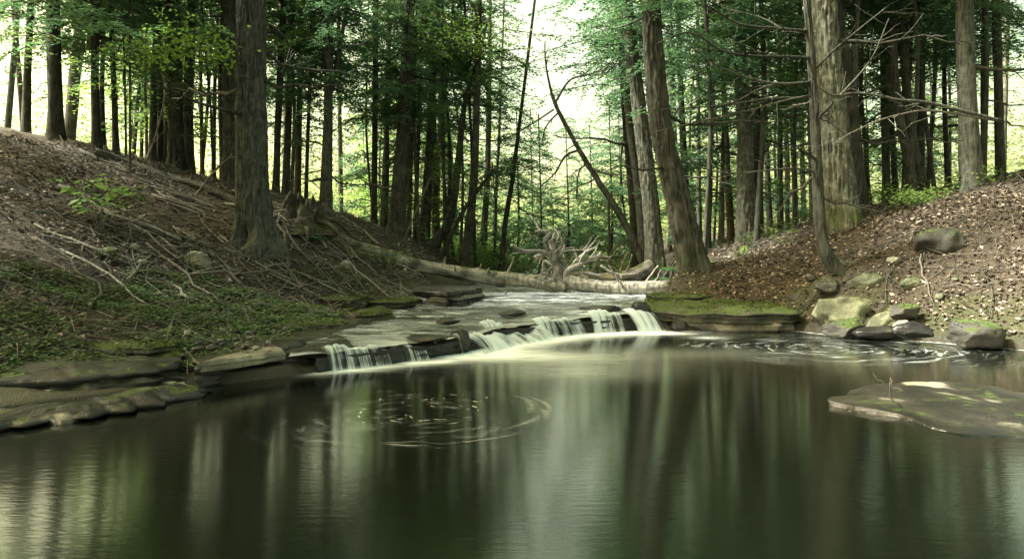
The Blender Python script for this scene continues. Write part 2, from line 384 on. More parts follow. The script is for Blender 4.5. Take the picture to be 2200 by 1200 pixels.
foam = 1.15 * np.exp(-(seg_dist(WX, WY, FOOT_R) / .32) ** 1.5) + .8 * np.exp(-(seg_dist(WX, WY, FOOT_L) / .15) ** 1.5)
foam += blob(1050, 757, .7, .55, .75) + blob(1160, 766, .8, .4, .45) + blob(1230, 780, 1.1, .7, .14) + blob(1010, 762, .35, .3, .8) + blob(1420, 716, .5, .18, .8)
foam += blob(740, 796, .35, .10, .5) + blob(900, 778, .3, .1, .6) + blob(1230, 800, .7, .5, .16) + blob(1450, 760, 1.2, .5, .10) + blob(1520, 725, .25, .2, .35)
shore = np.abs(sdf(WX, WY, POOL))
foam += .55 * np.exp(-(shore / .05) ** 2) * (WX > 2.9) * (WY > 5)
foam = np.clip(foam, 0, 1.3)
pool = link('pool_water', mesh_of('pool_water', np.stack([WX, WY, np.zeros_like(WX)], -1), grid_q(len(wy), len(wx), False), poolmat('pool_water'), True, {'foam': foam.ravel()}))
tag(pool, kind='structure')
# stream above the falls
def resample(P, n):
    d = np.concatenate([[0], np.cumsum(np.linalg.norm(np.diff(P, axis=0), axis=1))]); s = np.linspace(0, 1, n) * d[-1]
    return np.stack([np.interp(s, d, P[:, 0]), np.interp(s, d, P[:, 1])], -1)
nu, nv = 110, 260
vv = np.linspace(0, 1, nv) ** 1.5
def curve_at(P, v):
    d = np.concatenate([[0], np.cumsum(np.linalg.norm(np.diff(P, axis=0), axis=1))]); s = v * d[-1]
    return np.stack([np.interp(s, d, P[:, 0]), np.interp(s, d, P[:, 1])], -1)
Lc, Rc = curve_at(SL, vv), curve_at(SR, vv)
lipc = resample(LIP, nu); uu = np.linspace(0, 1, nu)
chord = LIP[0] + (LIP[-1] - LIP[0]) * uu[:, None]
ue = -.05 + 1.10 * uu
S = Lc[:, None] + (Rc - Lc)[:, None] * ue[None, :, None] + (lipc - chord)[None] * ((1 - vv) ** 2)[:, None, None]
SZ = zw(S[..., 1]) + .018 * fbm2(S[..., 0], S[..., 1], 31, 3, 2.2) + .010 * fbm2(S[..., 0], S[..., 1], 35, 2, 7)
sf = np.clip(.25 * fbm2(S[..., 0] * .5, S[..., 1] * 1.6, 41, 3, 1.4), 0, .4) + .3 * np.exp(-(vv[:, None] / .012) ** 2)
strm = link('stream_water', mesh_of('stream_water', np.concatenate([S, SZ[..., None]], -1), grid_q(nv, nu, False), poolmat('stream_water', True), True, {'foam': np.broadcast_to(sf, SZ.shape).ravel()}))
tag(strm, kind='structure')

# waterfall curtains
def fallmat():
    t = NT('falling_water'); u = t.N('UVMap'); m = t.N('Mapping'); t.L(u.outputs[0], m.inputs[0]); m.inputs['Scale'].default_value = (42, .5, 1)
    m2 = t.N('Mapping'); t.L(u.outputs[0], m2.inputs[0]); m2.inputs['Scale'].default_value = (9, .35, 1)
    dn = t.N('Attribute'); dn.attribute_name = 'dense'
    a = t.math('ADD', t.math('MULTIPLY', t.noise(m.outputs[0], 1, 3, .6), .6), t.math('MULTIPLY', t.noise(m2.outputs[0], 1, 2), .5))
    k = t.ramp(t.math('ADD', a, t.math('MULTIPLY', t.math('SUBTRACT', dn.outputs['Fac'], .5), .6)), .46, .82)
    d = t.N('BsdfDiffuse'); t.setin(d.inputs[0], (.68, .78, .83)); tl = t.N('BsdfTranslucent'); t.setin(tl.inputs[0], (.7, .75, .75))
    tp = t.N('BsdfTransparent'); t.setin(tp.inputs[0], (.85, .9, .88))
    return t.done(t.mixs(k, tp.outputs[0], t.mixs(.35, d.outputs[0], tl.outputs[0])))
M_FALL = fallmat()
def lip_at_px(px):
    P = resample(LIP, 600); q = 1100 + P[:, 0] / P[:, 1] * F; k = np.argmin(np.abs(q - px)); return P[k]
def fall(px0, px1, ztop, zbot, dense, label, out=.12, off=.0):
    a, b = lip_at_px(px0), lip_at_px(px1); L = np.linalg.norm(b - a); n = max(int(L / .025), 8); kk = 12
    al = np.linspace(0, 1, n)
    P = np.array([lip_at_px(px0 + (px1 - px0) * s) for s in al]); P = np.stack([np.convolve(np.pad(P[:, i], 6, 'edge'), np.ones(13) / 13, 'valid') for i in (0, 1)], -1)
    nrm = np.array([.69, -.72]); tt = np.linspace(0, 1, kk)
    wob = .03 * fbm(np.stack([al * L * 3, al * 0, al * 0], -1), 5, 3); wz = .06 * fbm(np.stack([al * L * 5, al * 0 + 9, al * 0], -1), 6, 3)
    V = np.zeros((kk, n, 3))
    for i, t_ in enumerate(tt):
        o_ = off - .06 + out * (1.6 * t_) ** .75 + wob
        V[i, :, :2] = P + nrm * o_[:, None]; V[i, :, 2] = np.interp(0, [0], [0]) + ztop + wz * (1 - t_) - (ztop - zbot) * t_ ** 1.35
    e = np.minimum(al, 1 - al) * L; de = dense - .35 * np.exp(-e / .05) + .22 * fbm(np.stack([al * L * 4.5, al * 0 + px0, al * 0], -1), 12, 2)
    D = de[None] + np.array([.25, .18, .1, .05, 0, 0, 0, -.02, -.04, 0, .1, .3])[:kk, None]
    m = mesh_of('waterfall', V.reshape(-1, 3), grid_q(kk, n, False), M_FALL, True, {'dense': D.ravel()})
    uv = m.uv_layers.new(name='UVMap'); li = np.zeros(len(m.loops), np.int32); m.loops.foreach_get('vertex_index', li)
    U = np.stack([np.tile(al * L, kk), np.repeat(tt, n)], -1).astype(np.float32); uv.data.foreach_set('uv', U[li].ravel())
    o = link('waterfall', m); tag(o, label, 'waterfall', 'short falls over the rock lip')
    return o
fall(682, 955, .205, -.02, .42, 'wide thin veil of water falling over the dark left end of the lip')
fall(962, 1004, .20, -.02, .40, 'narrow trickle between the black block of rock and the white chute', off=.05)
fall(1000, 1160, .15, -.02, .80, 'broad solid white chute pouring low over the middle of the lip', out=.30, off=.02)
fall(1055, 1108, .25, .12, .8, 'tiny upper step of white water above the chute', out=.12, off=-.25)
fall(1145, 1255, .25, -.02, .72, 'two fanned white cascades just right of the chute', out=.16)
fall(1262, 1338, .31, -.02, .72, 'straight striped white curtain right of the fanned cascades', out=.12)
fall(1336, 1412, .32, -.02, .70, 'rounded white spout over a hump beside the mossy ledge', out=.26)

# ------------------------------------------------------------------ rocks
def slab_mesh(outline, zt, zb, mat, seed=0, slope=(0, 0), amp=.05, N=200, origin=(0, 0, 0), nlev=9):
    P = np.asarray(outline, float); P = np.concatenate([P, P[:1]]); R = resample(P, N + 1)[:-1]
    for _ in range(1): R = .25 * np.roll(R, 1, 0) + .5 * R + .25 * np.roll(R, -1, 0)
    c = R.mean(0); rad = R - c; rl = np.linalg.norm(rad, axis=1)[:, None]; nd = rad / rl
    rg0 = np.random.default_rng(seed + 77); kk = max(8, N // 5); ch = np.interp(np.arange(N) / N * kk, np.arange(kk + 1), np.r_[(cv := rg0.uniform(-1, 1, kk)), cv[:1]]); R = R + nd * (ch * amp * 1.3)[:, None]
    rings = []
    lv = np.linspace(0, 1, nlev); rg = np.random.default_rng(seed)
    st = rg.uniform(-1, 1, nlev) * amp * .9; st[0] -= amp * .5
    for k, l in enumerate(lv):
        nz = fbm(np.stack([R[:, 0] * 2.2, R[:, 1] * 2.2, np.full(N, l * 3.0 + seed * 7)], -1), seed, 4)
        nz = nz + .35 * fbm(np.stack([R[:, 0] * 9, R[:, 1] * 9, np.full(N, l * 6.0 + seed)], -1), seed + 11, 3)
        o = st[k] + amp * .9 * nz - (amp * .5 if k == nlev - 1 else 0)
        q = R + nd * o[:, None]
        zz = zb + (zt - zb) * l + slope[0] * (q[:, 0] - c[0]) + slope[1] * (q[:, 1] - c[1]) + (zt - zb) * .10 * fbm(np.stack([R[:, 0] * 1.7, R[:, 1] * 1.7, np.full(N, l * 2.)], -1), seed + 3, 2) * (l > .05)
        rings.append(np.concatenate([q, zz[:, None]], 1))
    last = rings[-1][:, :2]
    for f in (.985, .95, .88, .78, .64, .48, .3, .12, .001):
        q = c + (last - c) * f
        zz = zt + slope[0] * (q[:, 0] - c[0]) + slope[1] * (q[:, 1] - c[1]) + amp * .10 * fbm(np.stack([q[:, 0] * 11, q[:, 1] * 11, np.full(N, seed * 3.)], -1), seed + 6, 3) + amp * .55 * fbm(np.stack([q[:, 0] * 2.5, q[:, 1] * 2.5, np.full(N, seed * 3.)], -1), seed + 5, 4) + min(amp * .6, .25 * (zt - zb)) * min(1, (1 - f) * 8)
        w = min(1, (1 - f) / .12); zz = zz * w + (rings[nlev - 1][:, 2]) * (1 - w) if f > .86 else zz
        rings.append(np.concatenate([q, zz[:, None]], 1))
    v = np.concatenate(rings) - np.asarray(origin)
    return mesh_of('slab', v, grid_q(len(rings), N)[:, ::1], mat, True)
def slab_px(name, pts, zt, zb, mat, label, cat='rock slab', seed=0, slope=(0, 0), amp=.05, group=None, beds=3):
    """a slab split into thin beds, each a mesh of its own; the upper beds step back irregularly"""
    W = np.array([on_z(px, py, zt) for px, py in pts]); c = W.mean(0); base = (c[0], c[1], zb); rg = np.random.default_rng(seed + 500)
    root = empty(name, base); tag(root, label, cat, group)
    vis = max(zb, -.08) if zb < -.08 else zb; cut = [zb] + list(vis + (zt - vis) * (np.arange(1, beds + 1) / beds) ** .9)
    for k in range(beds):
        f = 1 - .05 * k / beds + rg.uniform(-.035, .02); off = rg.normal(0, amp * .5, 2)
        w = c + (W - c) * f + off; top = cut[k + 1]
        m = slab_mesh(w, top, cut[k] - .02, mat, seed * 10 + k, slope if k == beds - 1 else (0, 0), amp, origin=base, nlev=5 if beds > 1 else 9); link('slab', m, root)
    return root
G_SH = 'rock slabs of the left bank'
slab_px('rock_slab', [(-60,850),(100,830),(200,818),(290,812),(370,816),(425,826),(418,836),(330,860),(250,872),(150,886),(-60,915)], .07, -.6, R_SHELF2, 'low flat slab at the near left waterline with a bare patch, sky sheen put into its pale colour', seed=1, amp=.06, group=G_SH, beds=2)
slab_px('rock_slab', [(-80,800),(120,772),(250,762),(400,766),(412,778),(330,795),(230,806),(120,815),(-80,830)], .21, -.1, R_SHELF, 'dark stepped slab directly above the low waterline slab', seed=2, amp=.05, group=G_SH)
slab_px('rock_slab', [(412,790),(470,784),(550,769),(612,758),(690,757),(770,748),(760,722),(640,714),(560,725),(470,750),(420,770)], .19, -.6, R_SHELF, 'long dark shelf with a black undercut left of the falls', seed=3, amp=.04, group=G_SH)
slab_px('rock_slab', [(430,778),(490,772),(560,762),(612,753),(606,745),(570,746),(500,760)], .245, .17, R_STONE, 'thin pale plate lying on the edge of the dark shelf', seed=4, amp=.015, group=G_SH, beds=1)
slab_px('rock_slab', [(590,697),(640,699),(740,690),(747,684),(700,681),(610,686)], .33, .22, R_MOSSY, 'thin tapered slab with bright moss pointing at the stream', seed=5, amp=.03, group=G_SH)
slab_px('rock_slab', [(530,709),(600,716),(695,706),(690,699),(600,701)], .25, .1, R_WET, 'black wet slab under the thin mossy tapered slab', seed=6, amp=.03, group=G_SH)
slab_px('rock_slab', [(690,672),(750,678),(815,677),(843,671),(842,664),(800,658),(720,656)], .33, .15, R_MOSSY, 'thick mossy slab ending bluntly at the stream edge', seed=7, amp=.06, group=G_SH)
slab_px('rock_slab', [(745,644),(800,648),(870,648),(942,638),(938,630),(850,625),(775,628)], .44, .25, R_MOSSY, 'farthest mossy slab beside the stream below the fallen log', seed=8, amp=.06, group=G_SH)
slab_px('rock_slab', [(470,668),(560,672),(640,670),(715,667),(724,656),(640,648),(520,647)], .42, .22, R_MOSSY, 'broad dark mossy slab between ground cover and blunt slab', seed=9, amp=.06, group=G_SH)
slab_px('rock_slab', [(60,742),(200,748),(330,746),(388,742),(380,730),(300,718),(100,712)], .31, .1, R_MOSSY, 'moss covered mound of rock under the green ground cover', seed=10, amp=.07, group=G_SH)
slab_px('rock_slab', [(590,745),(650,738),(662,728),(620,725),(560,735)], .25, .12, R_WET, 'small dark plate on the shelf near the falls', seed=11, amp=.02, group=G_SH)
slab_px('rock_slab', [(650,640),(760,646),(800,634),(760,624),(660,628)], .52, .3, R_MOSSY, 'mossy slab tucked behind the blunt slab', seed=12, amp=.05, group=G_SH)
slab_px('rock_slab', [(880,624),(960,628),(1040,618),(1000,610),(900,612)], .60, .25, R_WET, 'wet dark slab in the shallows under the mossy log', seed=13, amp=.04, group=G_SH)
slab_px('rock_slab', [(930,640),(990,642),(1048,632),(1020,628),(950,630)], .47, .25, R_WET, 'low wet slab breaking the stream surface left of centre', seed=14, amp=.03, group=G_SH)
# rock wall behind the curtains
lp = np.concatenate([resample(LIP, 40) + np.array([.69, -.72]) * -.02, (resample(LIP, 40) + np.array([-.69, .72]) * .7)[::-1]])
lc = lp.mean(0)
def lipwall():
    n = 260; P = resample(LIP, n); al = np.linspace(0, 1, n); nrm = np.array([.69, -.72]); rings = []
    for z_, b_ in ((-.6, 0), (-.2, .02), (0, .0), (.06, .03), (.10, -.01), (.14, .035), (.17, .03)):
        o_ = b_ + .05 * fbm(np.stack([al * 14, al * 0 + z_ * 6, al * 0], -1), 3, 4)
        q = P + nrm * o_[:, None]; zt_ = np.where(z_ > .0, z_ + zw(P[:, 1]) - .215, z_); rings.append(np.concatenate([q, zt_[:, None] + .0 * q[:, :1]], 1))
    for b_ in (-.1, -.4, -.8):
        q = P + nrm * b_; rings.append(np.concatenate([q, (zw(P[:, 1]) - .06 - .03 * abs(b_) + .015 * fbm2(q[:, 0], q[:, 1], 8, 3, 4))[:, None]], 1))
    return mesh_of('lip', np.concatenate(rings) - np.array([lc[0], lc[1], 0]), grid_q(len(rings), n, False), R_WET, True)
tag(link('rock_lip', lipwall(), None, (lc[0], lc[1], 0)), 'black wet rock lip that the stream pours over', 'rock ledge')
def world_slab(parent, name, pts, zt, zb, mat, seed, slope=(0, 0), amp=.05, base=(0, 0, 0)):
    m = slab_mesh(np.array(pts, float), zt, zb, mat, seed, slope, amp, origin=base, N=150); return link(name, m, parent)
led = empty('rock_ledge', (3.7, 12.0, -.3)); tag(led, 'big layered mossy ledge between the waterfall and the pale boulder', 'rock ledge')
lb = (3.7, 12.0, -.3)
world_slab(led, 'slab', [(2.40,11.5),(2.6,11.25),(3.0,11.10),(3.9,10.98),(4.75,11.02),(4.98,11.4),(4.85,12.2),(4.3,12.9),(3.4,13.6),(2.75,13.3),(2.5,12.3)], .40, .23, R_LEDGE, 51, (0, .065), .06, lb)
world_slab(led, 'slab', [(2.7,11.4),(3.1,11.22),(4.6,11.18),(4.85,11.5),(4.7,12.2),(2.9,12.4)], .25, .14, R_WET, 52, (0, .02), .03, lb)
world_slab(led, 'slab', [(2.95,11.16),(3.6,11.02),(4.5,10.98),(4.8,11.08),(4.9,12),(3,12.1)], .16, -.4, R_FACE, 53, (0, 0), .04, lb)
world_slab(led, 'slab', [(2.38,11.5),(2.55,11.3),(2.95,11.12),(3.1,11.3),(3.0,12.2),(2.5,12.2)], .27, -.4, R_WET, 54, (.05, 0), .05, lb)
world_slab(led, 'slab', [(2.7,12.6),(3.4,12.5),(3.9,12.9),(3.5,13.6),(2.8,13.5)], .52, .36, R_LEDGE, 55, (0, .02), .04, lb)
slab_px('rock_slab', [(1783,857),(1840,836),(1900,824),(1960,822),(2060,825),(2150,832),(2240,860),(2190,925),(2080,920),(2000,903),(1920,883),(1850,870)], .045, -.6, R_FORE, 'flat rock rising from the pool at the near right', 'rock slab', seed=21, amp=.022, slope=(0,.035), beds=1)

def boulder_mesh(name, dims, mat, seed, cuts=9, rough=.10, flat=0.0, sub=30):
    rg = np.random.default_rng(seed); n, m = sub, sub * 2
    th = np.linspace(0.02, math.pi - .02, n); ph = np.arange(m) / m * 2 * math.pi
    d = np.stack([np.sin(th)[:, None] * np.cos(ph), np.sin(th)[:, None] * np.sin(ph), np.repeat(np.cos(th)[:, None], m, 1)], -1)
    r = 1 + .22 * fbm(d * 1.1 + seed, seed, 2)
    p = d * r[..., None]
    for _ in range(cuts):
        a = rg.normal(size=3); a /= np.linalg.norm(a); h = rg.uniform(.58, .9); s = p @ a
        p = p - np.clip(s - h, 0, None)[..., None] * a * .92
    if flat:
        p[..., 2] = np.minimum(p[..., 2], flat)
    p = p + d * (rough * .5 * fbm(d * 4 + seed, seed + 2, 4))[..., None]
    p = p * np.asarray(dims) / 2
    return mesh_of(name, p.reshape(-1, 3), grid_q(n, m)[:, ::-1], mat, True)
def rock_px(name, px, py, w, h, mat, label, seed, d=None, z=None, deep=.8, rz=0., tilt=(0, 0), cuts=9, rough=.1, flat=0., group=None, cat='rock'):
    """centre pixel, size in picture pixels"""
    if d is None: d = hit(px, py + h * .35) or 12
    k = d / F; c = at(px, py, d)
    m = boulder_mesh(name, (w * k * 1.12, w * k * deep, h * k * 1.2), mat, seed, cuts, rough, flat)
    o = link(name, m, None, c); o.rotation_euler = (tilt[0], tilt[1], rz)
    return tag(o, label, cat, group)
rock_px('boulder', 1812, 672, 138, 72, R_BOULDER, 'large pale greenish boulder right of the mossy ledge', 101, d=10.9, deep=.75, cuts=10, rough=.16, cat='boulder')
rock_px('boulder', 1902, 690, 74, 38, R_BOULDER, 'long rounded stone lying against the right side of the big boulder', 102, d=10.3, deep=.5, tilt=(0, -.35), cat='boulder')
rock_px('boulder', 1812, 706, 84, 34, R_MOSSY, 'low dark mossy rock at the foot of the big boulder', 103, d=10.2, deep=.7, tilt=(0, -.2), cat='boulder')
rock_px('boulder', 1890, 715, 95, 30, R_WET, 'black wet rock at the waterline below the long rounded stone', 104, d=9.9, deep=.6, cat='boulder')
rock_px('stone', 1938, 697, 36, 20, R_STONE, 'small pale squarish stone among the right waterline rocks', 105, d=9.8, deep=.7, cuts=14, cat='stone')
rock_px('boulder', 1970, 712, 80, 34, R_WET, 'dark waterline rock at the far right of the pool', 106, d=9.4, deep=.6, cat='boulder')
rock_px('boulder', 1945, 668, 70, 30, R_MOSSY, 'mossy rock above the small pale squarish stone', 107, d=10.2, deep=.7, cat='boulder')
rock_px('boulder', 2022, 530, 100, 84, R_MOSSY, 'tall green mossy boulder high on the right slope', 108, d=(hit(2022, 548) or 11) + .25, deep=.9, cat='boulder')
rock_px('boulder', 1862, 608, 84, 46, R_GREEN, 'flat leaning pale green slab on the litter right of the leaning tree', 109, d=11.2, deep=.45, tilt=(.5, -.1), cuts=14, cat='boulder')
rock_px('boulder', 1818, 582, 52, 46, R_GREEN, 'mossy rock gripped by roots behind the leaning tree', 110, d=11.9, deep=.8, cat='boulder')
rock_px('boulder', 1778, 616, 60, 30, R_MOSSY, 'dark mossy rock below the roots of the leaning tree', 111, d=11.4, deep=.8, cat='boulder')
rock_px('stone', 1634, 643, 34, 14, R_STONE, 'pale flat stone resting on the back of the ledge', 112, d=12.6, deep=.9, cuts=14, flat=.5, cat='stone')
rock_px('stone', 1575, 636, 70, 20, R_MOSSY, 'mossy flat rock behind the ledge with a pale end', 113, d=13.1, deep=.7, cat='stone')
rock_px('stone', 1598, 632, 26, 14, R_STONE, 'small pale wedge of stone on the mossy flat rock', 114, d=13.0, deep=.8, cuts=12, cat='stone')
rock_px('stone', 1440, 640, 60, 22, R_MOSSY, 'mossy hump of rock at the left back of the ledge', 115, d=13.2, deep=.8, cat='stone')
rock_px('boulder', 1720, 640, 44, 34, R_MOSSY, 'dark mossy rock between the ledge and the big boulder', 116, d=11.9, deep=.9, cat='boulder')
rock_px('boulder', 1740, 690, 60, 50, R_WET, 'shadowed wet rock under the right end of the ledge', 117, d=11.6, deep=.8, cat='boulder')
rock_px('stone', 1955, 610, 44, 26, R_GREEN, 'greenish stone on the litter below the tall mossy boulder', 118, d=10.8, deep=.7, cat='stone')
rock_px('stone', 1920, 560, 30, 16, R_STONE, 'pale stone half buried in litter on the right slope', 120, deep=.7, cat='stone')
rock_px('stone', 1860, 660, 30, 16, R_GREEN, 'small green stone perched behind the big boulder', 121, d=11.6, deep=.8, cat='stone')
rock_px('boulder', 2090, 720, 130, 60, R_MOSSY, 'broad mossy rock at the water beyond the right waterline rocks', 122, d=9.0, deep=.7, cat='boulder')
rock_px('stone', 427, 563, 62, 46, R_STONE, 'pale angular stone standing out of the left bank', 130, deep=.5, tilt=(.35, .1), cuts=16, rough=.05, cat='stone')
rock_px('stone', 228, 541, 52, 22, R_GREEN, 'mossy stone over a dark hole in the left bank', 131, deep=.7, cat='stone')
rock_px('stone', 290, 530, 24, 14, R_STONE, 'small pale stone left of the angular stone, highest of three', 132, deep=.7, cuts=12, cat='stone')
rock_px('stone', 306, 562, 22, 11, R_STONE, 'small pale stone left of the angular stone, lowest of three', 133, deep=.7, cuts=12, cat='stone')
rock_px('stone', 258, 559, 14, 9, R_STONE, 'smallest pale stone left of the angular stone', 134, deep=.7, cuts=12, cat='stone')
rock_px('stone', 742, 569, 24, 20, R_STONE, 'pale wedge stone below the stump', 135, deep=.5, cuts=14, cat='stone')
rock_px('stone', 408, 644, 28, 14, R_GREEN, 'flat pale stone lying in the green ground cover', 136, deep=.7, cat='stone')
RS = np.random.default_rng(5)
for i in range(26):                                           # heap of loose stones on the shelf
    px, py = RS.uniform(395, 560), RS.uniform(712, 748); z_ = .30 + RS.uniform(-.03, .08); w_ = RS.uniform(12, 34)
    p = on_z(px, py, z_); d_ = p[1]
    m = boulder_mesh('stone', (w_ * d_ / F, w_ * d_ / F * .7, w_ * d_ / F * .4), [R_WET, R_SHELF, R_SHELF, R_STONE][int(RS.integers(0, 4))] if i else R_STONE, 300 + i, 12, .05, 0., 10)
    o = link('stone', m, None, (p[0], p[1], z_)); o.rotation_euler = (RS.uniform(-.3, .3), RS.uniform(-.3, .3), RS.uniform(0, 6))
    tag(o, 'loose flat stone in the heap washed up on the left shelf', 'stone', 'loose stones heaped on the left shelf')
for i in range(20):                                           # scattered small stones, right bank
    px, py = RS.uniform(1740, 2080), RS.uniform(600, 715); d_ = hit(px, py) or 11; w_ = RS.uniform(10, 30)
    p = at(px, py, d_); p[2] = gz(p[0], p[1]) + .02
    m = boulder_mesh('stone', (w_ * d_ / F, w_ * d_ / F * .8, w_ * d_ / F * .55), [R_GREEN, R_MOSSY, R_SHELF, R_SHELF][int(RS.integers(0, 4))], 400 + i, 12, .05, 0., 10)
    o = link('stone', m, None, p); o.rotation_euler = (RS.uniform(-.3, .3), RS.uniform(-.3, .3), RS.uniform(0, 6))
    tag(o, 'little stone scattered in the litter around the big right boulder', 'stone', 'little stones around the right boulder')
for i, (px, py, w_, h_, lab) in enumerate([(985, 735, 46, 40, 'black block of rock standing on the lip between two falls'), (1190, 644, 44, 12, 'black snout of rock in the stream above the falls'),
        (1325, 648, 60, 10, 'long low wet rock in the stream near the ledge'), (1100, 672, 60, 8, 'thin wet rock barely breaking the stream in midstream'), (1290, 665, 90, 12, 'wet shelf of rock just above the striped curtain'),
        (960, 690, 50, 9, 'small wet rock on the stream left of the chute'), (920, 725, 90, 10, 'thin wet plate of rock on the lip over the left veil'), (1375, 668, 46, 30, 'smooth hump of rock inside the rounded spout')]):
    z_ = .22; d_ = lip_at_px(px)[1] + .1 if i in (0, 7, 6) else (EYE - zw(12)) * F / (py - 560)
    rock_px('stream_rock', px, py, w_, h_ * 1.3, R_WET, lab, 150 + i, d=d_, deep=.8, cuts=10, cat='rock')

# ------------------------------------------------------------------ foliage masters
def quads_from(pos, dr, up, ln, wd):
    """rhombic leaves: base, left, tip, right; slightly folded"""
    sd = np.cross(dr, up); sd /= np.linalg.norm(sd, axis=1)[:, None] + 1e-9
    nn = np.cross(sd, dr)
    a = pos; c = pos + dr * ln[:, None]; mid = pos + dr * (ln * .5)[:, None] + nn * (ln * .06)[:, None]
    b = mid + sd * (wd * .5)[:, None]; e = mid - sd * (wd * .5)[:, None]
    v = np.stack([a, b, c, e], 1).reshape(-1, 3); q = np.arange(len(v)).reshape(-1, 4)
    return v, q
def crown(seed, H=9., R=2.4, nb=48, droop=.10, step=.10, lstep=.055, ll=.10, lw=.045, zp=1.0, top=.62, bmin=.15, fan=.40, mat=None):
    rg = np.random.default_rng(seed); pos = []; dr = []; mb = MB()
    for i in range(nb):
        z = H * rg.uniform(0, 1) ** zp; L = (R * (1 - z / H) ** top) * rg.uniform(.3, 1.15) + .25; az = rg.uniform(0, 6.28)
        ca, sa = math.cos(az), math.sin(az); rise = rg.uniform(-.25, .35); dp = droop * rg.uniform(.2, 2.4); full = rg.uniform(.45, 1.0)
        s = np.linspace(0, L, 7); wv = np.cumsum(rg.normal(0, .045 * L / 2, (7, 2)), 0); pts = np.stack([ca * s, sa * s, z + rise * s - dp * s * s], -1)
        pts[:, :2] += wv - wv[:1]; pts[1:, 2] += rg.normal(0, .03 * L, 6)
        mb.tube(pts, np.linspace(.012 + .006 * L, .004, 7), 3)
        ss = np.arange(bmin * L + .05, L, step); bb = []
        for s0 in ss:
            for sg in (-1, 1):
                if rg.random() > full: continue
                l = max(.10, fan * (L - s0 * .8)) * rg.uniform(.4, 1.5); a2 = az + sg * rg.uniform(.75, 1.15)
                p0 = np.array([np.interp(s0, s, pts[:, k]) for k in range(3)])
                n = max(int(l / lstep), 2); u = (np.arange(n) + rg.uniform(0, .5)) * lstep
                q = p0 + np.stack([math.cos(a2) * u, math.sin(a2) * u, -rg.uniform(.05, .6) * u - .3 * u * u + rg.normal(0, .03, n)], -1)
                alt = np.where(np.arange(n) % 2 == 0, 1, -1) * rg.uniform(.4, .95, n)
                pos.append(q); dr.append(np.stack([np.cos(a2 + alt), np.sin(a2 + alt), rg.normal(-.12, .18, n)], -1))
    pos = np.concatenate(pos); dr = np.concatenate(dr); dr /= np.linalg.norm(dr, axis=1)[:, None]
    up = np.array([0, 0, 1.]) + rg.normal(0, .55, pos.shape); n = len(pos)
    v, q = quads_from(pos, dr, up, ll * rg.uniform(.7, 1.35, n), lw * rg.uniform(.7, 1.3, n))
    m = mesh_of('crown', v, q, mat, False)
    w = mb.mesh('branches', B_DARK)
    return m, w, n
CR = {}
for k in range(5): CR['h%d' % k] = crown(11 + k, 7, 2.7, 34, .07, step=.19, ll=.125, lw=.056, mat=L_HEM)
for k in range(4): CR['u%d' % k] = crown(21 + k, 7, 2.4, 58, .09, step=.12, ll=.13, lw=.060, fan=.5, mat=L_HEM if k < 3 else L_HEMY)
for k in range(2): CR['y%d' % k] = crown(31 + k, 7, 2.6, 34, .08, step=.16, ll=.125, lw=.06, mat=L_HEMY)
for k in range(3): CR['s%d' % k] = crown(41 + k, 5.5, 2.0, 56, .16, step=.09, ll=.12, lw=.056, zp=.95, top=.75, mat=L_HEM)
for k in range(3): CR['b%d' % k] = crown(51 + k, 7, 2.5, 46, .03, step=.17, lstep=.09, ll=.13, lw=.085, fan=.5, mat=L_BEECH)
CR['t0'] = crown(61, 9, 1.7, 24, .08, step=.14, mat=L_HEM); CR['t1'] = crown(62, 9, 1.7, 26, .08, step=.14, mat=L_HEMY)
def add_crown(root, key, loc, s, sz=None, rz=None):
    m, w, n = CR[key]
    for nm, me in (('crown', m), ('branches', w)):
        o = link(nm, me, root, loc); tag(o, kind='stuff'); o.scale = (s, s, sz or s); o.rotation_euler = (0, 0, rz)
# dead branch library, built along +X
def dead_branch(seed):
    rg = np.random.default_rng(seed); mb = MB(); n = 7
    P = np.zeros((n, 3)); P[:, 0] = np.linspace(0, 1, n); P[:, 2] = np.cumsum(rg.normal(-.02, .035, n)); P[:, 1] = np.cumsum(rg.normal(0, .035, n)); P[0] = 0
    mb.tube(P, np.linspace(.016, .004, n), 5)
    for k in range(7):
        s = rg.uniform(.2, .95); p = np.array([np.interp(s, P[:, 0], P[:, j]) for j in range(3)]); sg = rg.choice([-1, 1]); a = sg * rg.uniform(.5, 1.2); l = rg.uniform(.15, .45) * (1.2 - s)
        Q = p + np.stack([np.linspace(0, l, 4) * math.cos(a), np.linspace(0, l, 4) * math.sin(a), np.linspace(0, l, 4) * rg.uniform(-.5, .3) + np.r_[0, rg.normal(0, .01, 3)]], -1)
        mb.tube(Q, np.linspace(.006, .0025, 4), 3)
    return mb.mesh('branch', B_DARK)
DB = [dead_branch(70 + k) for k in range(6)]
DBP = []
for m in DB:
    c = m.copy(); c.materials.clear(); c.materials.append(B_TWIG); DBP.append(c)

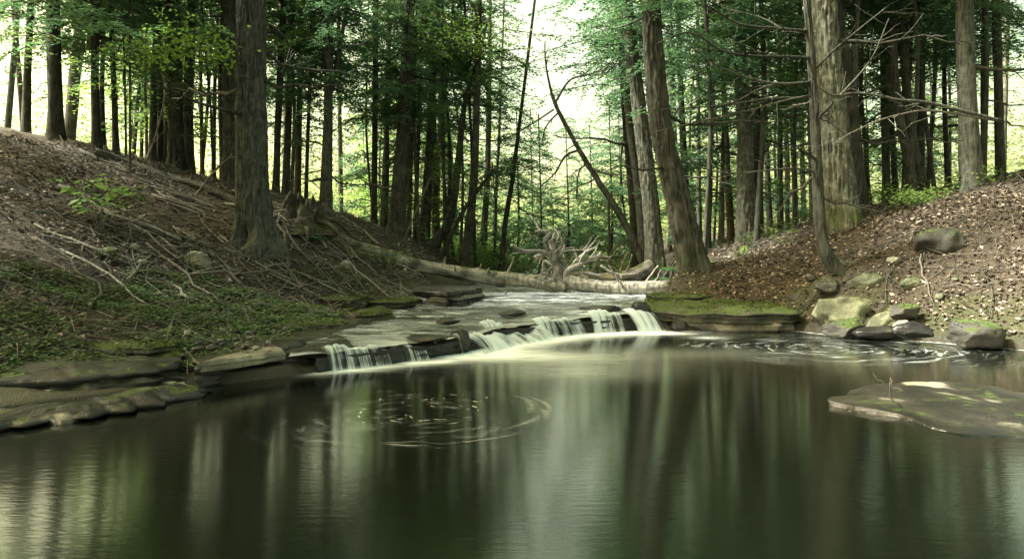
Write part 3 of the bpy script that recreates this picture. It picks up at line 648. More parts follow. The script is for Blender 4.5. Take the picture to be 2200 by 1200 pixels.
# ------------------------------------------------------------------ trees
def make_tree(name, label, base, path, r0, r1, mat, H=14., segs=12, near=False, flare=.5, crown_specs=(), dead=0, deadz=(1.5, 8), seed=0, group=None, cat='tree', hollow=None, top_r=.03, deadmat=0, lean_noise=.0, stop=False, lobes=5):
    """path: world points of the axis from the ground up; r0 at the first, r1 at the last; carried on above to height H"""
    rg = np.random.default_rng(seed); P = np.asarray(path, float)
    root = empty(name, base); tag(root, label, cat, group)
    seglen = np.linalg.norm(np.diff(P, axis=0), axis=1).sum()
    A = smooth_path(P, max(10, int(seglen / (.05 if near else .4))))
    R = np.linspace(r0, r1, len(A))
    if not stop and A[-1][2] - base[2] < H:
        d = A[-1] - A[-3]; d /= np.linalg.norm(d); d = d * .7 + np.array([0, 0, .3]); d /= np.linalg.norm(d); ex = max(2, int((H - (A[-1][2] - base[2])) / 1.0))
        E_ = A[-1] + d * (np.arange(1, ex + 1) * (H - (A[-1][2] - base[2])) / ex)[:, None]
        A = np.concatenate([A, E_]); R = np.concatenate([R, np.linspace(r1, top_r, ex + 1)[1:]])
    A[0, 2] -= .0
    A = np.concatenate([A[:1] - (A[1:2] - A[:1]) / np.linalg.norm(A[1] - A[0]) * .35, A]); R = np.concatenate([R[:1], R])
    T, a, b = frames(A)
    th = np.arange(segs) / segs * 2 * math.pi
    hh = np.concatenate([[0], np.cumsum(np.linalg.norm(np.diff(A, axis=0), axis=1))]) - .35
    dirs = np.cos(th)[None, :, None] * a[:, None] + np.sin(th)[None, :, None] * b[:, None]
    rr = np.repeat(R[:, None], segs, 1)
    fl = flare * np.exp(-np.clip(hh + .05, 0, None) / (.28 + r0 * .6))
    lob = 1 + .7 * np.cos(th * lobes + rg.uniform(0, 6)) * .6 + .3 * np.cos(th * 3 + rg.uniform(0, 6))
    rr = rr * (1 + fl[:, None] * np.clip(lob, .1, None)[None])
    pts = A[:, None] + dirs * rr[..., None]
    if near:
        fs = 16 if r0 > .25 else 22
        q = np.stack([np.cos(th)[None] * R[:, None] * fs, np.sin(th)[None] * R[:, None] * fs, np.repeat(hh[:, None] * 2.0, segs, 1)], -1)
        nz = 1 - np.abs(fbm(q + .8 * fbm(q * .5, seed + 4, 2)[..., None], seed, 3)); dsp = (nz - .7) * .085 * min(1, r0 / .28) * (near if near is not True else 1)
        dsp = dsp + .05 * r0 * vnoise(np.stack([np.cos(th)[None] * 1.5 + 0 * hh[:, None], np.sin(th)[None] * 1.5 + 0 * hh[:, None], np.repeat(hh[:, None], segs, 1)], -1), seed + 9)
        if hollow:
            hx, hz, sx, sz, dp = hollow
            ang = np.angle(np.exp(1j * (np.arctan2(dirs[..., 1], dirs[..., 0]) - hx)))
            dsp = dsp - dp * np.exp(-(ang / sx) ** 2 - ((hh[:, None] - hz) / sz) ** 2)
        pts = pts + dirs * dsp[..., None]
    else:
        pts = pts + dirs * (R[:, None] * .12 * vnoise(np.stack([np.cos(th)[None] * 2 + 0 * hh[:, None], np.sin(th)[None] * 2 + 0 * hh[:, None], np.repeat(hh[:, None] * 1.2, segs, 1)], -1), seed))[..., None]
    v = (pts - np.asarray(base)).reshape(-1, 3)
    link('trunk', mesh_of('trunk', v, grid_q(len(A), segs), mat, True), root)
    def axis_at(z):
        zz = A[:, 2] - base[2]; k = min(int(np.searchsorted(zz, z)), len(A) - 1); return A[k] - np.asarray(base), R[k]
    for (key, z0, s, sz) in crown_specs:
        p, _ = axis_at(z0); add_crown(root, key, p, s, sz, rg.uniform(0, 6.3))
    for k in range(dead):
        z = rg.uniform(*deadz); p, r_ = axis_at(z); az = rg.uniform(0, 6.3); o = link('branch', (DBP if deadmat and rg.random() < deadmat else DB)[int(rg.integers(0, 6))], root, p + np.array([math.cos(az), math.sin(az), 0]) * r_ * .7)
        s = rg.uniform(.5, 1.9) * (1.25 if r0 > .12 else .8); o.scale = (s, s, s * 1.2); o.rotation_euler = (rg.uniform(-.4, .4), rg.uniform(-.35, .3), az)
    return root, A, R
TREES = []
def tree_px(pts, w0, w1, mat, label, d=None, crowns=(), dead=4, near=False, flare=.35, H=14., group=None, name='hemlock_tree', segs=12, seed=None, hollow=None, drift=0., deadmat=.1, stop=False, deadpy=None, cat='tree', lobes=5):
    """pts: picture pixels of the trunk axis from base to top; crowns: (key, picture row of crown base, scale, z scale)"""
    px, py = pts[0]
    if d is None: d = hit(px, py) or 20
    base = at(px, py, d); g = float(rbf(np.array([base[0]]), np.array([base[1]]))[0])
    if abs(g - base[2]) > .02: base[2] = min(base[2], max(g, base[2] - 1.5)) if g < base[2] else g
    P = [base] + [at(x, y, d + drift * i) for i, (x, y) in enumerate(pts[1:], 1)]
    if base[2] > P[1][2] - .3: P = [base] + P[2:] if len(P) > 2 else P
    seed = seed if seed is not None else len(TREES) * 13 + 5
    cs = []
    for (key, row, s, sz) in crowns:
        z0 = EYE + (560 - row) / F * d - base[2]; cs.append((key, max(z0, .3), s, sz))
    rr_ = np.random.default_rng(seed + 1)
    if crowns and 13.5 < d < 21.5 and (560 < px < 1130 or 1300 < px < 2100):
        row = max(crowns[0][1], -40) + rr_.uniform(30, 150); cs.append((['u0', 'u1', 'u2', 'u3', 'b0', 'b1'][rr_.integers(0, 6)], max(EYE + (560 - row) / F * d - base[2], .4), rr_.uniform(.6, .85), rr_.uniform(.6, .9)))
        if not 680 < px < 840 and rr_.random() < .35: cs.append(('u%d' % rr_.integers(0, 4), max(EYE + (560 + rr_.uniform(20, 120)) / F * d - base[2], 4.), 1.0, .9))  # dense unseen crown added to keep sky out of the pool's reflection
    if crowns and px < 330: cs.append(('u%d' % rr_.integers(0, 4), max(EYE + (560 + rr_.uniform(-190, 10)) / F * d - base[2], 2.2), 1.0, .9))  # extra crown added to block sky from the pool's left reflection
    dz = (.8, 8.) if deadpy is None else tuple(EYE + (560 - r) / F * d - base[2] for r in deadpy)
    tr = make_tree(name, label, base, P, w0 * d / F / 2, w1 * d / F / 2, mat, H, segs, near, flare, cs, dead, dz, seed, group, cat, hollow, deadmat=deadmat, stop=stop, lobes=lobes)
    TREES.append((base[0], base[1])); return tr
NR = dict(near=True, segs=84)
# --- left bank
tree_px([(544,532),(542,420),(540,250),(540,120),(541,0)], 64, 57, B_GREY, 'massive straight grey trunk with flared hollow base on the left bank', flare=.85, crowns=[('h0', -260, 1.1, 1.1), ('u1', -280, 1.3, 1.0), ('u3', -460, 1.3, 1.0)], dead=6, H=17, lobes=5, hollow=(-1.75, .22, .42, .22, .2), deadpy=(300, 0), **NR)  # both dense crowns above the view are added to shade the falls
tree_px([(378,357),(377,200),(372,0)], 31, 25, B_DARK, 'thick dark trunk on the left ridge, paired with a thinner one', d=17.5, crowns=[('h1', -60, 1, 1), ('t0', 240, .7, .7)], near=True, segs=40, H=16)
tree_px([(405,364),(405,200),(413,0)], 22, 17, B_DARK, 'dark trunk close against the right of the thick ridge trunk', d=18, crowns=[('h2', -40, 1, 1)], H=15)
tree_px([(495,398),(494,200),(490,0)], 31, 28, B_DARK, 'dark thick trunk just behind the massive grey trunk on its left', d=17, crowns=[('h3', 90, 1, 1), ('t1', 250, .8, .7)], near=True, segs=40, H=16)
tree_px([(327,338),(332,150),(340,0)], 15, 12, B_DARK, 'left of two slim dark trunks left of the thick ridge trunk', d=18, crowns=[('h4', -20, .9, .9)])
tree_px([(343,343),(344,180),(342,60)], 13, 11, B_DARK, 'right of two slim dark trunks left of the thick ridge trunk', d=18.6, crowns=[('t1', 160, 1, 1)])
tree_px([(250,316),(243,150),(237,0)], 13, 8, B_DARK, 'slim dark trunk near the left edge leaning slightly left', d=17, crowns=[('h0', -30, .9, .9)])
tree_px([(221,318),(219,180),(224,40)], 11, 8, B_DARK, 'slim crooked trunk at the far left beside the edge trunk', d=17.5, crowns=[('t0', 100, 1, 1)])
tree_px([(207,320),(204,150),(203,0)], 17, 14, B_DARK, 'dark trunk at the very left of the ridge', d=16.5, crowns=[('h1', -30, .9, .9)])
tree_px([(279,342),(279,160),(278,0)], 5, 4, B_GREY, 'pole thin pale stem standing free on the left ridge', d=15, crowns=[('b0', 30, .6, .6)], dead=1, name='beech_sapling')
tree_px([(271,322),(268,160),(264,0)], 4.5, 4, B_DARK, 'pole thin dark stem beside the pale thin one', d=17, crowns=[('b1', 40, .6, .6)], dead=1, name='beech_sapling')
tree_px([(435,378),(433,270),(431,150)], 9, 7, B_WARM, 'slim lighter trunk behind the ridge right of the paired trunks', d=22, crowns=[('t1', 200, 1, .8)])
tree_px([(462,384),(455,300),(453,235),(448,190)], 6, 4, B_DARK, 'thin wavy sapling in front of the dark thick trunk', d=18, crowns=[('t0', 190, .6, .6)], dead=3)
tree_px([(592,428),(598,250),(610,0)], 15, 13, B_DARK, 'first dark trunk right of the massive grey trunk', d=18, crowns=[('h2', 120, 1.0, 1), ('t0', 260, .8, .6)], dead=7)
tree_px([(613,434),(620,250),(630,10)], 15, 12, B_DARK, 'second dark trunk right of the massive grey trunk', d=18.5, crowns=[('h3', 100, 1.0, 1)], dead=7)
tree_px([(638,430),(642,300),(645,160)], 14, 11, B_WARM, 'brownish trunk above the stump', d=20, crowns=[('y0', 190, .9, .8)])
tree_px([(657,434),(662,280),(668,120)], 8, 7, B_DARK, 'thin trunk above the right side of the stump', d=19, crowns=[('t1', 150, 1, .8)])
tree_px([(692,440),(697,330),(702,240),(722,150),(744,20)], 12, 7, B_DARK, 'leaning dark stem fused low with a straight trunk right of the stump', d=17.2, crowns=[('t0', 60, 1, 1)])
tree_px([(703,445),(705,250),(708,0)], 20, 16, B_GREY, 'straight dark trunk right of the stump with long drooping branches', d=17, crowns=[('h4', 110, 1.0, 1), ('t0', 290, .7, .5)], dead=9, near=True, segs=36, deadpy=(400, 60))
tree_px([(803,487),(806,250),(807,0)], 13, 12, B_DARK, 'left of two straight trunks above the start of the mossy log', d=21, crowns=[('h0', 220, 1.0, .9)], dead=8)
tree_px([(828,492),(832,250),(837,0)], 12, 10, B_DARK, 'right of two straight trunks above the start of the mossy log', d=21.5, crowns=[('h1', 180, .9, .9)], dead=8)
tree_px([(850,503),(862,350),(872,200),(880,0)], 34, 22, B_BROWN, 'thick brown trunk at the centre left leaning right', d=20, crowns=[('h2', 120, 1.25, 1), ('s0', 260, .8, .6)], near=True, segs=36, dead=5)
for (p, w0, w1, m, dd, cr, lab) in [
    ([(878,508),(881,400),(884,260)], 11, 9, B_BROWN, 22, [('h3', 260, .9, .9)], 'first slim trunk right of the thick brown trunk'),
    ([(891,512),(895,400),(900,260)], 10, 9, B_DARK, 23, [('s1', 330, .8, .9)], 'second slim trunk right of the thick brown trunk'),
    ([(903,516),(912,430),(922,300),(935,100)], 15, 11, B_BROWN, 22.5, [('h4', 170, 1.1, 1)], 'third trunk right of the thick brown trunk, tall and tilting right'),
    ([(917,520),(922,430),(930,250)], 12, 9, B_DARK, 24, [('h0', 220, 1, .9)], 'fourth slim trunk right of the thick brown trunk'),
    ([(938,505),(940,420),(945,240)], 11, 9, B_PALE, 27, [('y1', 220, 1, 1)], 'pale slim trunk behind the curved leaning tree'),
    ([(1012,512),(1016,420),(1022,200)], 15, 12, B_GREY, 26, [('h1', 240, 1.1, 1)], 'straight grey trunk behind the sloping dark tree by the water'),
    ([(1036,508),(1047,380),(1050,250)], 15, 12, B_BROWN, 27, [('h2', 260, 1.1, 1)], 'brown trunk right of the straight grey trunk'),
    ([(1062,515),(1066,420),(1072,300)], 8, 6, B_DARK, 29, [('s2', 400, 1, 1)], 'thin trunk left of the driftwood'),
    ([(1075,565),(1087,470),(1102,380)], 13, 9, B_DARK, 23, [('s0', 420, .8, .7)], 'short dark leaning trunk in the bright undergrowth')]:
    tree_px(p, w0, w1, m, lab, d=dd, crowns=cr, dead=6)
tree_px([(923,532),(957,493),(977,417),(985,340),(1000,217),(1030,120)], 20, 8, B_DARK, 'dark tree curving up to the right from the bank top', d=22, crowns=[('y0', 150, 1, .9)], dead=6, H=7.6)
tree_px([(945,512),(1000,445),(1062,364)], 10, 7, B_DARK, 'dead pole leaning far right across the central trunks', d=21, dead=3, stop=True, flare=0, name='dead_tree', deadmat=0)
tree_px([(994,572),(1006,500),(1015,430),(1021,330),(1026,180)], 21, 13, B_BROWN, 'dark tree rising from the waterside bank and sloping right', d=21.5, crowns=[('h3', 200, 1, .9)], dead=6)
# --- right bank
lean, _a, _b = tree_px([(1392,562),(1340,476),(1285,388),(1240,315),(1203,245),(1184,200)], 18, 7, B_DARK, 'bare dead tree leaning steeply left over the stream', d=19, dead=5, stop=True, flare=.1, name='dead_tree', deadpy=(440, 100), deadmat=0, near=True, segs=24)
DEADB = [([(1186,205),(1176,160),(1171,120),(1171,88)], 6, 2), ([(1192,222),(1225,172),(1280,155),(1330,118)], 5, 2), ([(1200,242),(1180,262),(1168,285),(1166,312)], 4, 2), ([(1245,322),(1215,335),(1192,372),(1160,402)], 6, 2), ([(1190,235),(1150,262),(1120,280),(1085,300)], 4, 2), ([(1262,352),(1246,365),(1240,395),(1238,430)], 4, 2)]
tree_px([(1366,566),(1358,430),(1341,220),(1330,0)], 17, 13, B_BROWN, 'brown trunk behind the pale waterside trunk', d=21, crowns=[('h0', 150, 1.2, 1), ('s1', 330, .6, .6)], dead=5)
tree_px([(1409,583),(1400,460),(1382,300),(1362,150),(1348,30)], 37, 25, B_PALE, 'pale grey trunk with mossy foot beside the stream', d=17.5, crowns=[('h1', 60, 1.1, 1.1)], near=True, segs=48, dead=7, flare=.4, H=16, deadpy=(330, 0))
tree_px([(1385,560),(1372,420),(1350,250),(1340,100)], 20, 14, B_GREY, 'grey trunk just left behind the pale waterside trunk', d=20, crowns=[('h4', 120, 1, 1)], dead=5)
tree_px([(1493,582),(1455,420),(1425,300),(1410,180),(1398,0)], 54, 36, B_BROWN, 'thick dark brown trunk leaning left behind the ledge', d=14.2, crowns=[('h2', -160, 1.1, 1.1)], flare=.4, dead=6, H=17, deadpy=(380, 20), **NR)
tree_px([(1482,522),(1472,380),(1463,200)], 17, 13, B_BROWN, 'straight brown trunk showing right behind the thick leaning trunk', d=22, crowns=[('h3', 130, 1, 1)], dead=5)
for (p, w0, w1, m, dd, cr, lab) in [
    ([(1504,530),(1502,420),(1500,250)], 11, 9, B_GREY, 24, [('y0', 210, 1, 1)], 'first slim grey trunk between the leaning and pale right trunks'),
    ([(1520,532),(1524,420),(1530,230)], 14, 10, B_PALE, 23, [('h4', 160, 1, 1)], 'second slim pale trunk between the leaning and pale right trunks'),
    ([(1548,520),(1549,420),(1555,250)], 9, 7, B_WARM, 27, [('y1', 230, 1, 1)], 'thin warm brown trunk left of the orange lit one'),
    ([(1572,528),(1566,420),(1555,200)], 16, 12, B_WARM, 22, [('h0', 150, 1, 1)], 'trunk coloured as if lit orange, left of the pale right trunk'),
    ([(1630,502),(1629,350),(1620,130)], 21, 15, B_DARK, 19.5, [('h1', 40, 1, 1)], 'dark trunk just right of the pale right trunk'),
    ([(1655,498),(1648,350),(1640,150)], 13, 10, B_BROWN, 23, [('s2', 300, .7, .8)], 'first of the slim trunks in the row behind the crest'),
    ([(1677,494),(1676,350),(1675,120)], 12, 10, B_DARK, 22, [('h2', 110, .9, 1)], 'second of the slim trunks in the row behind the crest'),
    ([(1692,494),(1690,350),(1686,180)], 9, 8, B_WARM, 25, [('y0', 180, .9, 1)], 'third of the slim trunks in the row behind the crest'),
    ([(1709,490),(1706,350),(1700,150)], 12, 9, B_GREY, 23, [('s0', 280, .7, .8)], 'fourth of the slim trunks in the row behind the crest'),
    ([(1727,488),(1724,350),(1722,200)], 11, 9, B_PALE, 26, [('h3', 130, .9, 1)], 'fifth of the slim trunks in the row behind the crest'),
    ([(1750,500),(1745,350),(1741,180)], 18, 14, B_PALE, 18, [('h4', 60, 1, 1)], 'pale grey trunk partly behind the small leaning tree'),
    ([(1852,492),(1838,300),(1822,150),(1798,10)], 25, 18, B_BROWN, 15, [('h0', -60, 1, 1)], 'brown trunk close to the right of the furrowed giant'),
    ([(1868,430),(1858,300),(1848,180)], 9, 8, B_BROWN, 22, [('y1', 180, .9, .9)], 'thin trunk behind the brown one beside the furrowed giant'),
    ([(1905,446),(1902,300),(1898,120)], 17, 14, B_GREY, 20, [('h1', 60, 1, 1)], 'straight grey trunk on the right crest'),
    ([(1925,440),(1918,300),(1905,100)], 12, 10, B_DARK, 22, [('s1', 300, .6, .7)], 'slim dark trunk right of the straight grey crest trunk'),
    ([(1968,455),(1948,330),(1928,220),(1912,20)], 20, 14, B_BROWN, 17, [('h2', 20, 1, 1)], 'left of two brown trunks leaning left at the right edge'),
    ([(1990,452),(1966,330),(1950,220),(1938,0)], 22, 15, B_BROWN, 17.6, [('h3', 10, 1, 1)], 'right of two brown trunks leaning left at the right edge'),
    ([(1974,440),(1976,300),(1980,30)], 20, 16, B_GREY, 20, [('h4', 40, 1, 1)], 'upright grey trunk between the leaning pair at the right edge')]:
    tree_px(p, w0, w1, m, lab, d=dd, crowns=cr, dead=6, deadmat=.15)
tree_px([(1602,524),(1601,300),(1595,200),(1589,110)], 37, 27, B_PALE, 'pale straight trunk standing on the middle of the right crest', d=17.4, crowns=[('h0', 70, 1.1, 1)], near=True, segs=48, dead=7, deadpy=(420, 60))
tree_px([(1808,492),(1795,350),(1783,170),(1769,0)], 68, 46, B_BIG, 'furrowed giant trunk, widest on the right bank', d=14.2, crowns=[('h1', -150, 1.2, 1.2)], flare=.35, dead=5, H=18, deadpy=(330, 40), **NR)
lt, LA, LR = tree_px([(1800,594),(1776,545),(1763,490),(1757,400),(1752,280),(1741,100),(1731,-20)], 26, 13, B_DARK, 'small dark tree with a bowed foot leaning out from the right bank', d=11.6, crowns=[('h2', -60, .8, .8)], dead=4, near=True, segs=40, flare=.3, H=9, deadpy=(500, 180))
# --- both picture sides beyond the photograph's edge
for (p, w0, w1, m, dd, cr, lab) in [
    ([(120,300),(118,150),(112,0)], 30, 25, B_DARK, 16, [('h3', -40, 1, 1)], 'thick dark trunk left of the trunk at the very left of the ridge'),
    ([(55,290),(60,150),(66,0)], 16, 13, B_GREY, 17, [('h4', 0, 1, 1)], 'slim grey trunk farthest left on the ridge'),
    ([(2090,440),(2080,250),(2070,0)], 40, 34, B_GREY, 14, [('h0', -80, 1, 1)], 'thick grey trunk beyond the tall green boulder'),
    ([(2150,430),(2146,250),(2140,0)], 18, 15, B_BROWN, 17, [('h1', 20, 1, 1)], 'brown trunk farthest right on the slope')]:
    tree_px(p, w0, w1, m, lab, d=dd, crowns=cr, dead=4)
for i, (x, d, key, z0, s, lab) in enumerate([(-7.2, 4.5, 'h0', 4.2, 1.15, 'a'), (-8.5, 8.5, 'h1', 4.6, 1.5, 'b'), (-7.6, 6.9, 'u2', 5.2, 1.35, 'm'), (-9.8, 10.6, 'u1', 4.2, 1.4, 'n'), (-5.5, -1.5, 'h2', 4, 1.2, 'c'), (-10.5, 1.0, 'h3', 4, 1.3, 'd'), (-12.5, 6.5, 'h4', 3.5, 1.3, 'e'), (-1.5, -4.5, 'h0', 4, 1.2, 'f'), (4.5, -4.0, 'h1', 4, 1.2, 'g'), (9.5, 3.5, 'h2', 4.5, 1.2, 'h'), (10.2, 8.5, 'h3', 5, 1.1, 'i'), (9.5, -1.0, 'h4', 4.5, 1.2, 'j'), (-14, 12, 'h2', 3.5, 1.3, 'k'), (-13, -3, 'h1', 4, 1.3, 'l')]):
    z = gz(x, d); make_tree('hemlock_tree', 'tall hemlock added beside the pool out of view to cast shade', (x, d, z), [(x, d, z), (x + .1, d, z + 3), (x, d, z + 7)], .22, .17, [B_GREY, B_BROWN][i % 2], 15, 14, False, .3, [(key, z0, s, 1.1), (['u0', 'u1', 'u2', 'u3'][i % 4], z0 + .6, s, 1.1)], 2, (1.5, 4), 5000 + i, 'unseen hemlocks added to shade the pool')  # unseen trees added so their crowns shade pool, falls and near banks
# --- deep wood
FR = np.random.default_rng(77); made = 0; tries = 0
while made < 14 and tries < 3000:
    tries += 1
    px = FR.uniform(-150, 2350); d = FR.uniform(25, 36); x = (px - 1100) / F * d
    if abs(px - 1185) < 70 or (sdf(np.array([x]), np.array([d]), STREAM)[0] < .8): continue
    if 560 < px < 1190 and d < 23: continue
    if any(math.hypot(x - a, d - b) < 1.1 for a, b in TREES): continue
    z = gz(x, d); w = FR.uniform(.10, .30); k = FR.integers(0, 5); ln = FR.normal(0, .5, 2)
    left = px < 760
    key = ('h%d' % k) if FR.random() < (.3 if left else .45) else ('y%d' % (k % 2) if FR.random() < .7 else 'b%d' % (k % 2))
    z0 = FR.uniform(2.5, 7) if left else FR.uniform(.8, 5.5)
    lab, grp = (('slender trunk deep in the wood behind the left ridge', 'slender trees behind the left ridge') if px < 720 else ('slender trunk deep in the wood in the valley behind the log', 'slender trees in the valley') if px < 1300 else ('slender trunk deep in the wood behind the right crest', 'slender trees behind the right crest'))
    P = [(x, d, z), (x + ln[0] * .5, d + ln[1] * .5, z + 4), (x + ln[0], d + ln[1], z + 8)]
    make_tree('hemlock_tree', lab, (x, d, z), P, w, w * .72, [B_GREY, B_WARM, B_BROWN, B_WARM, B_PALE][int(FR.integers(0, 5))], 13., 9, False, .3, [(key, z0 + 2, FR.uniform(.6, .95), FR.uniform(.6, .9))] if made % 3 else [], int(FR.integers(2, 6)), (1, 6), 900 + made, grp)  # paler, warmer barks: light on the deep trunks put into their colour
    TREES.append((x, d)); made += 1
# --- young hemlocks with foliage down to the ground, chiefly in the valley
for i, (px, d, key, s, sz, lab) in enumerate([(1110, 30, 's0', 1.25, 1.35, 'young hemlock left of the sky gap above the driftwood'), (1010, 33, 's1', 1.3, 1.5, 'young hemlock behind the curved leaning tree'), (1240, 34, 's2', 1.1, .9, 'low young hemlock in the middle of the valley'),
      (1310, 27, 's0', 1.1, 1.3, 'young hemlock right of the leaning dead tree'), (1185, 35, 's1', 1.2, .8, 'dim low hemlock at the valley end'), (930, 30, 's2', 1.1, 1.2, 'young hemlock behind the group of slim central trunks'),
      (1440, 26, 's1', 1.0, 1.2, 'young hemlock between pale and thick leaning trunks'), (1600, 27, 's0', 1.0, 1.1, 'young hemlock behind the pale straight trunk'), (1690, 24, 's2', .8, .9, 'young hemlock behind the row of slim trunks'),
      (1860, 27, 's1', 1.0, 1.1, 'young hemlock behind the furrowed giant'), (780, 31, 's1', 1.0, 1.1, 'young hemlock left of the thick brown trunk'), (1960, 25, 's0', .9, 1.0, 'young hemlock behind the right edge trunks'), (1060, 25, 's2', .7, .75, 'small hemlock left above the driftwood'), (1330, 34, 's2', 1.2, 1.4, 'tall young hemlock behind the brown trunk by the stream'), (1140, 34, 's2', 1.2, 1.5, 'tall young hemlock rising left of the sky gap'), (1158, 27, 's2', 1.0, 1.25, 'young hemlock at the left foot of the sky gap'), (1217, 29, 's0', 1.2, 1.2, 'young hemlock filling the foot of the sky gap'), (1268, 31, 's1', 1.2, 1.3, 'young hemlock at the right foot of the sky gap')]):
    x = (px - 1100) / F * d; z = gz(x, d)
    make_tree('young_hemlock', lab, (x, d, z), [(x, d, z), (x + .1, d, z + 2), (x, d, z + 4.5 * sz)], .06 * s, .02, B_DARK, 5.4 * sz, 7, False, .2, [(key, .25, s, sz)], 0, (1, 2), 700 + i, 'young hemlocks of the understory', 'tree')
UR = np.random.default_rng(404); made = 0
while made < 30:
    px = UR.choice([UR.uniform(760, 1130), UR.uniform(1290, 2050), UR.uniform(250, 760)], p=[.26, .50, .24]); d = UR.uniform(19.5, 28); x = (px - 1100) / F * d
    if abs(px - 1210) < 60 or sdf(np.array([x]), np.array([d]), STREAM)[0] < .8 or any(math.hypot(x - a, d - b) < .7 for a, b in TREES): continue
    z = gz(x, d); lo = UR.uniform(.5, 2.4) if px > 760 else UR.uniform(.5, 4); key = ['u0', 'u1', 'u3', 'u3', 'b0', 'b1', 'b2', 'y0', 'y1'][int(UR.integers(0, 9))]; sz = UR.uniform(.85, 1.15)
    g_ = 'left of the sky gap' if px < 1200 else 'right of the sky gap'
    make_tree('hemlock_tree', 'slim hemlock with low green sprays in the middle distance ' + g_, (x, d, z), [(x, d, z), (x + UR.normal(0, .2), d, z + 4), (x + UR.normal(0, .3), d, z + 8)], UR.uniform(.045, .08), .035, [B_DARK, B_GREY, B_BROWN][made % 3], 11, 8, False, .2, [(key, lo, UR.uniform(.75, 1.0), sz)], 3, (.8, 4), 3000 + made, 'slim hemlocks ' + g_)
    TREES.append((x, d)); made += 1
for i in range(26):
    if i < 15: px, d, lo = UR.uniform(1340, 2120), UR.uniform(15.5, 20), UR.uniform(3.2, 5.2)
    elif i < 21: px, d, lo = UR.uniform(770, 1110), UR.uniform(22, 25), UR.uniform(4, 6.5)
    else: px, d, lo = UR.uniform(330, 700), UR.uniform(19.5, 23), UR.uniform(3.5, 5.5)
    x = (px - 1100) / F * d
    if any(math.hypot(x - a, d - b) < .5 for a, b in TREES): continue
    z = gz(x, d); g_ = 'on the right bank' if px > 1300 else 'on the left bank'
    make_tree('hemlock_tree', 'slim hemlock whose boughs begin well above the ground ' + g_, (x, d, z), [(x, d, z), (x + UR.normal(0, .15), d, z + 4), (x + UR.normal(0, .2), d, z + 8)], UR.uniform(.05, .09), .04, [B_DARK, B_GREY, B_BROWN][i % 3], 11, 9, False, .2, [(['u0', 'u1', 'u2', 'u3'][i % 4], lo, UR.uniform(.75, .95), .9)], 5, (.8, 5), 3500 + i, 'slim hemlocks with high boughs ' + g_)
    TREES.append((x, d))
# --- long bare branches drawn across the upper right, on the small leaning tree
def px_branch(root, rootloc, pts, d, w0, w1, mat, name='branch', twigs=6, seed=0, d2=None, tl=1.0):
    rg = np.random.default_rng(seed); n = len(pts); dd = np.linspace(d, d if d2 is None else d2, n)
    A = smooth_path([at(x, y, k) for (x, y), k in zip(pts, dd)], n * 5); R = np.linspace(w0 * d / F / 2, w1 * d / F / 2, len(A)); mb = MB(); mb.tube(A, R, 7)
    for k in range(twigs):
        j = int(rg.integers(len(A) // 5, len(A) - 1)); T = A[j] - A[j - 1]; T /= np.linalg.norm(T); v = T * .8 + rg.normal(0, .55, 3); v /= np.linalg.norm(v); l = rg.uniform(.2, .7) * tl
        q = np.stack([A[j] + v * l * u + np.array([0, 0, rg.uniform(-.15, .1) * u * u * l]) for u in np.linspace(0, 1, 5)]); mb.tube(q, np.linspace(R[j] * .55, .0025, 5), 4)
    return link(name, mb.mesh(name, mat, True, rootloc), root)
for i, (pts, w0, w1) in enumerate(DEADB): px_branch(lean, lean.location, pts, 19, w0, w1, B_DARK, twigs=5, seed=130 + i, d2=19 + (i - 2) * .3)
LB = lt.location
for i, (pts, w0, w1, d2) in enumerate([([(1736,68),(1680,62),(1590,52),(1520,12)], 7, 3, 11), ([(1740,70),(1690,66),(1640,40),(1560,18)], 5, 2, 12.5), ([(1743,125),(1690,122),(1610,120),(1550,108),(1480,70),(1410,95)], 7, 2, 10.6),
        ([(1748,176),(1670,180),(1600,165),(1540,140),(1470,90)], 6, 2, 11), ([(1748,178),(1650,185),(1570,222),(1480,232),(1400,238)], 5, 2, 12), ([(1750,210),(1650,212),(1540,228),(1420,235)], 5, 2, 12.2),
        ([(1740,205),(1690,215),(1600,240),(1500,262),(1400,285)], 4, 2, 12), ([(1757,345),(1735,330),(1712,318)], 7, 4, 11.2), ([(1758,370),(1700,362),(1560,372),(1480,350)], 5, 2, 11), ([(1750,150),(1790,110),(1850,60),(1900,20)], 6, 3, 10.8), ([(1752,260),(1800,210),(1870,130),(1910,40)], 6, 2, 10.6)]):
    px_branch(lt, LB, pts, 11.6, w0, w1, B_DARK, twigs=9, seed=30 + i, d2=d2)
br = empty('fallen_branch', at(2010, 224, 10.8)); tag(br, 'long bare black limb reaching in from the right edge across the giant', 'branch')
px_branch(br, br.location, [(2150,260),(2000,222),(1930,215),(1900,208),(1840,200),(1785,204),(1740,170)], 10.8, 9, 3, B_DARK, seed=50, twigs=10)
px_branch(br, br.location, [(2150,260),(2000,238),(1930,247),(1880,262),(1820,290),(1790,310)], 10.8, 6, 2, B_TWIG, seed=51, twigs=9)

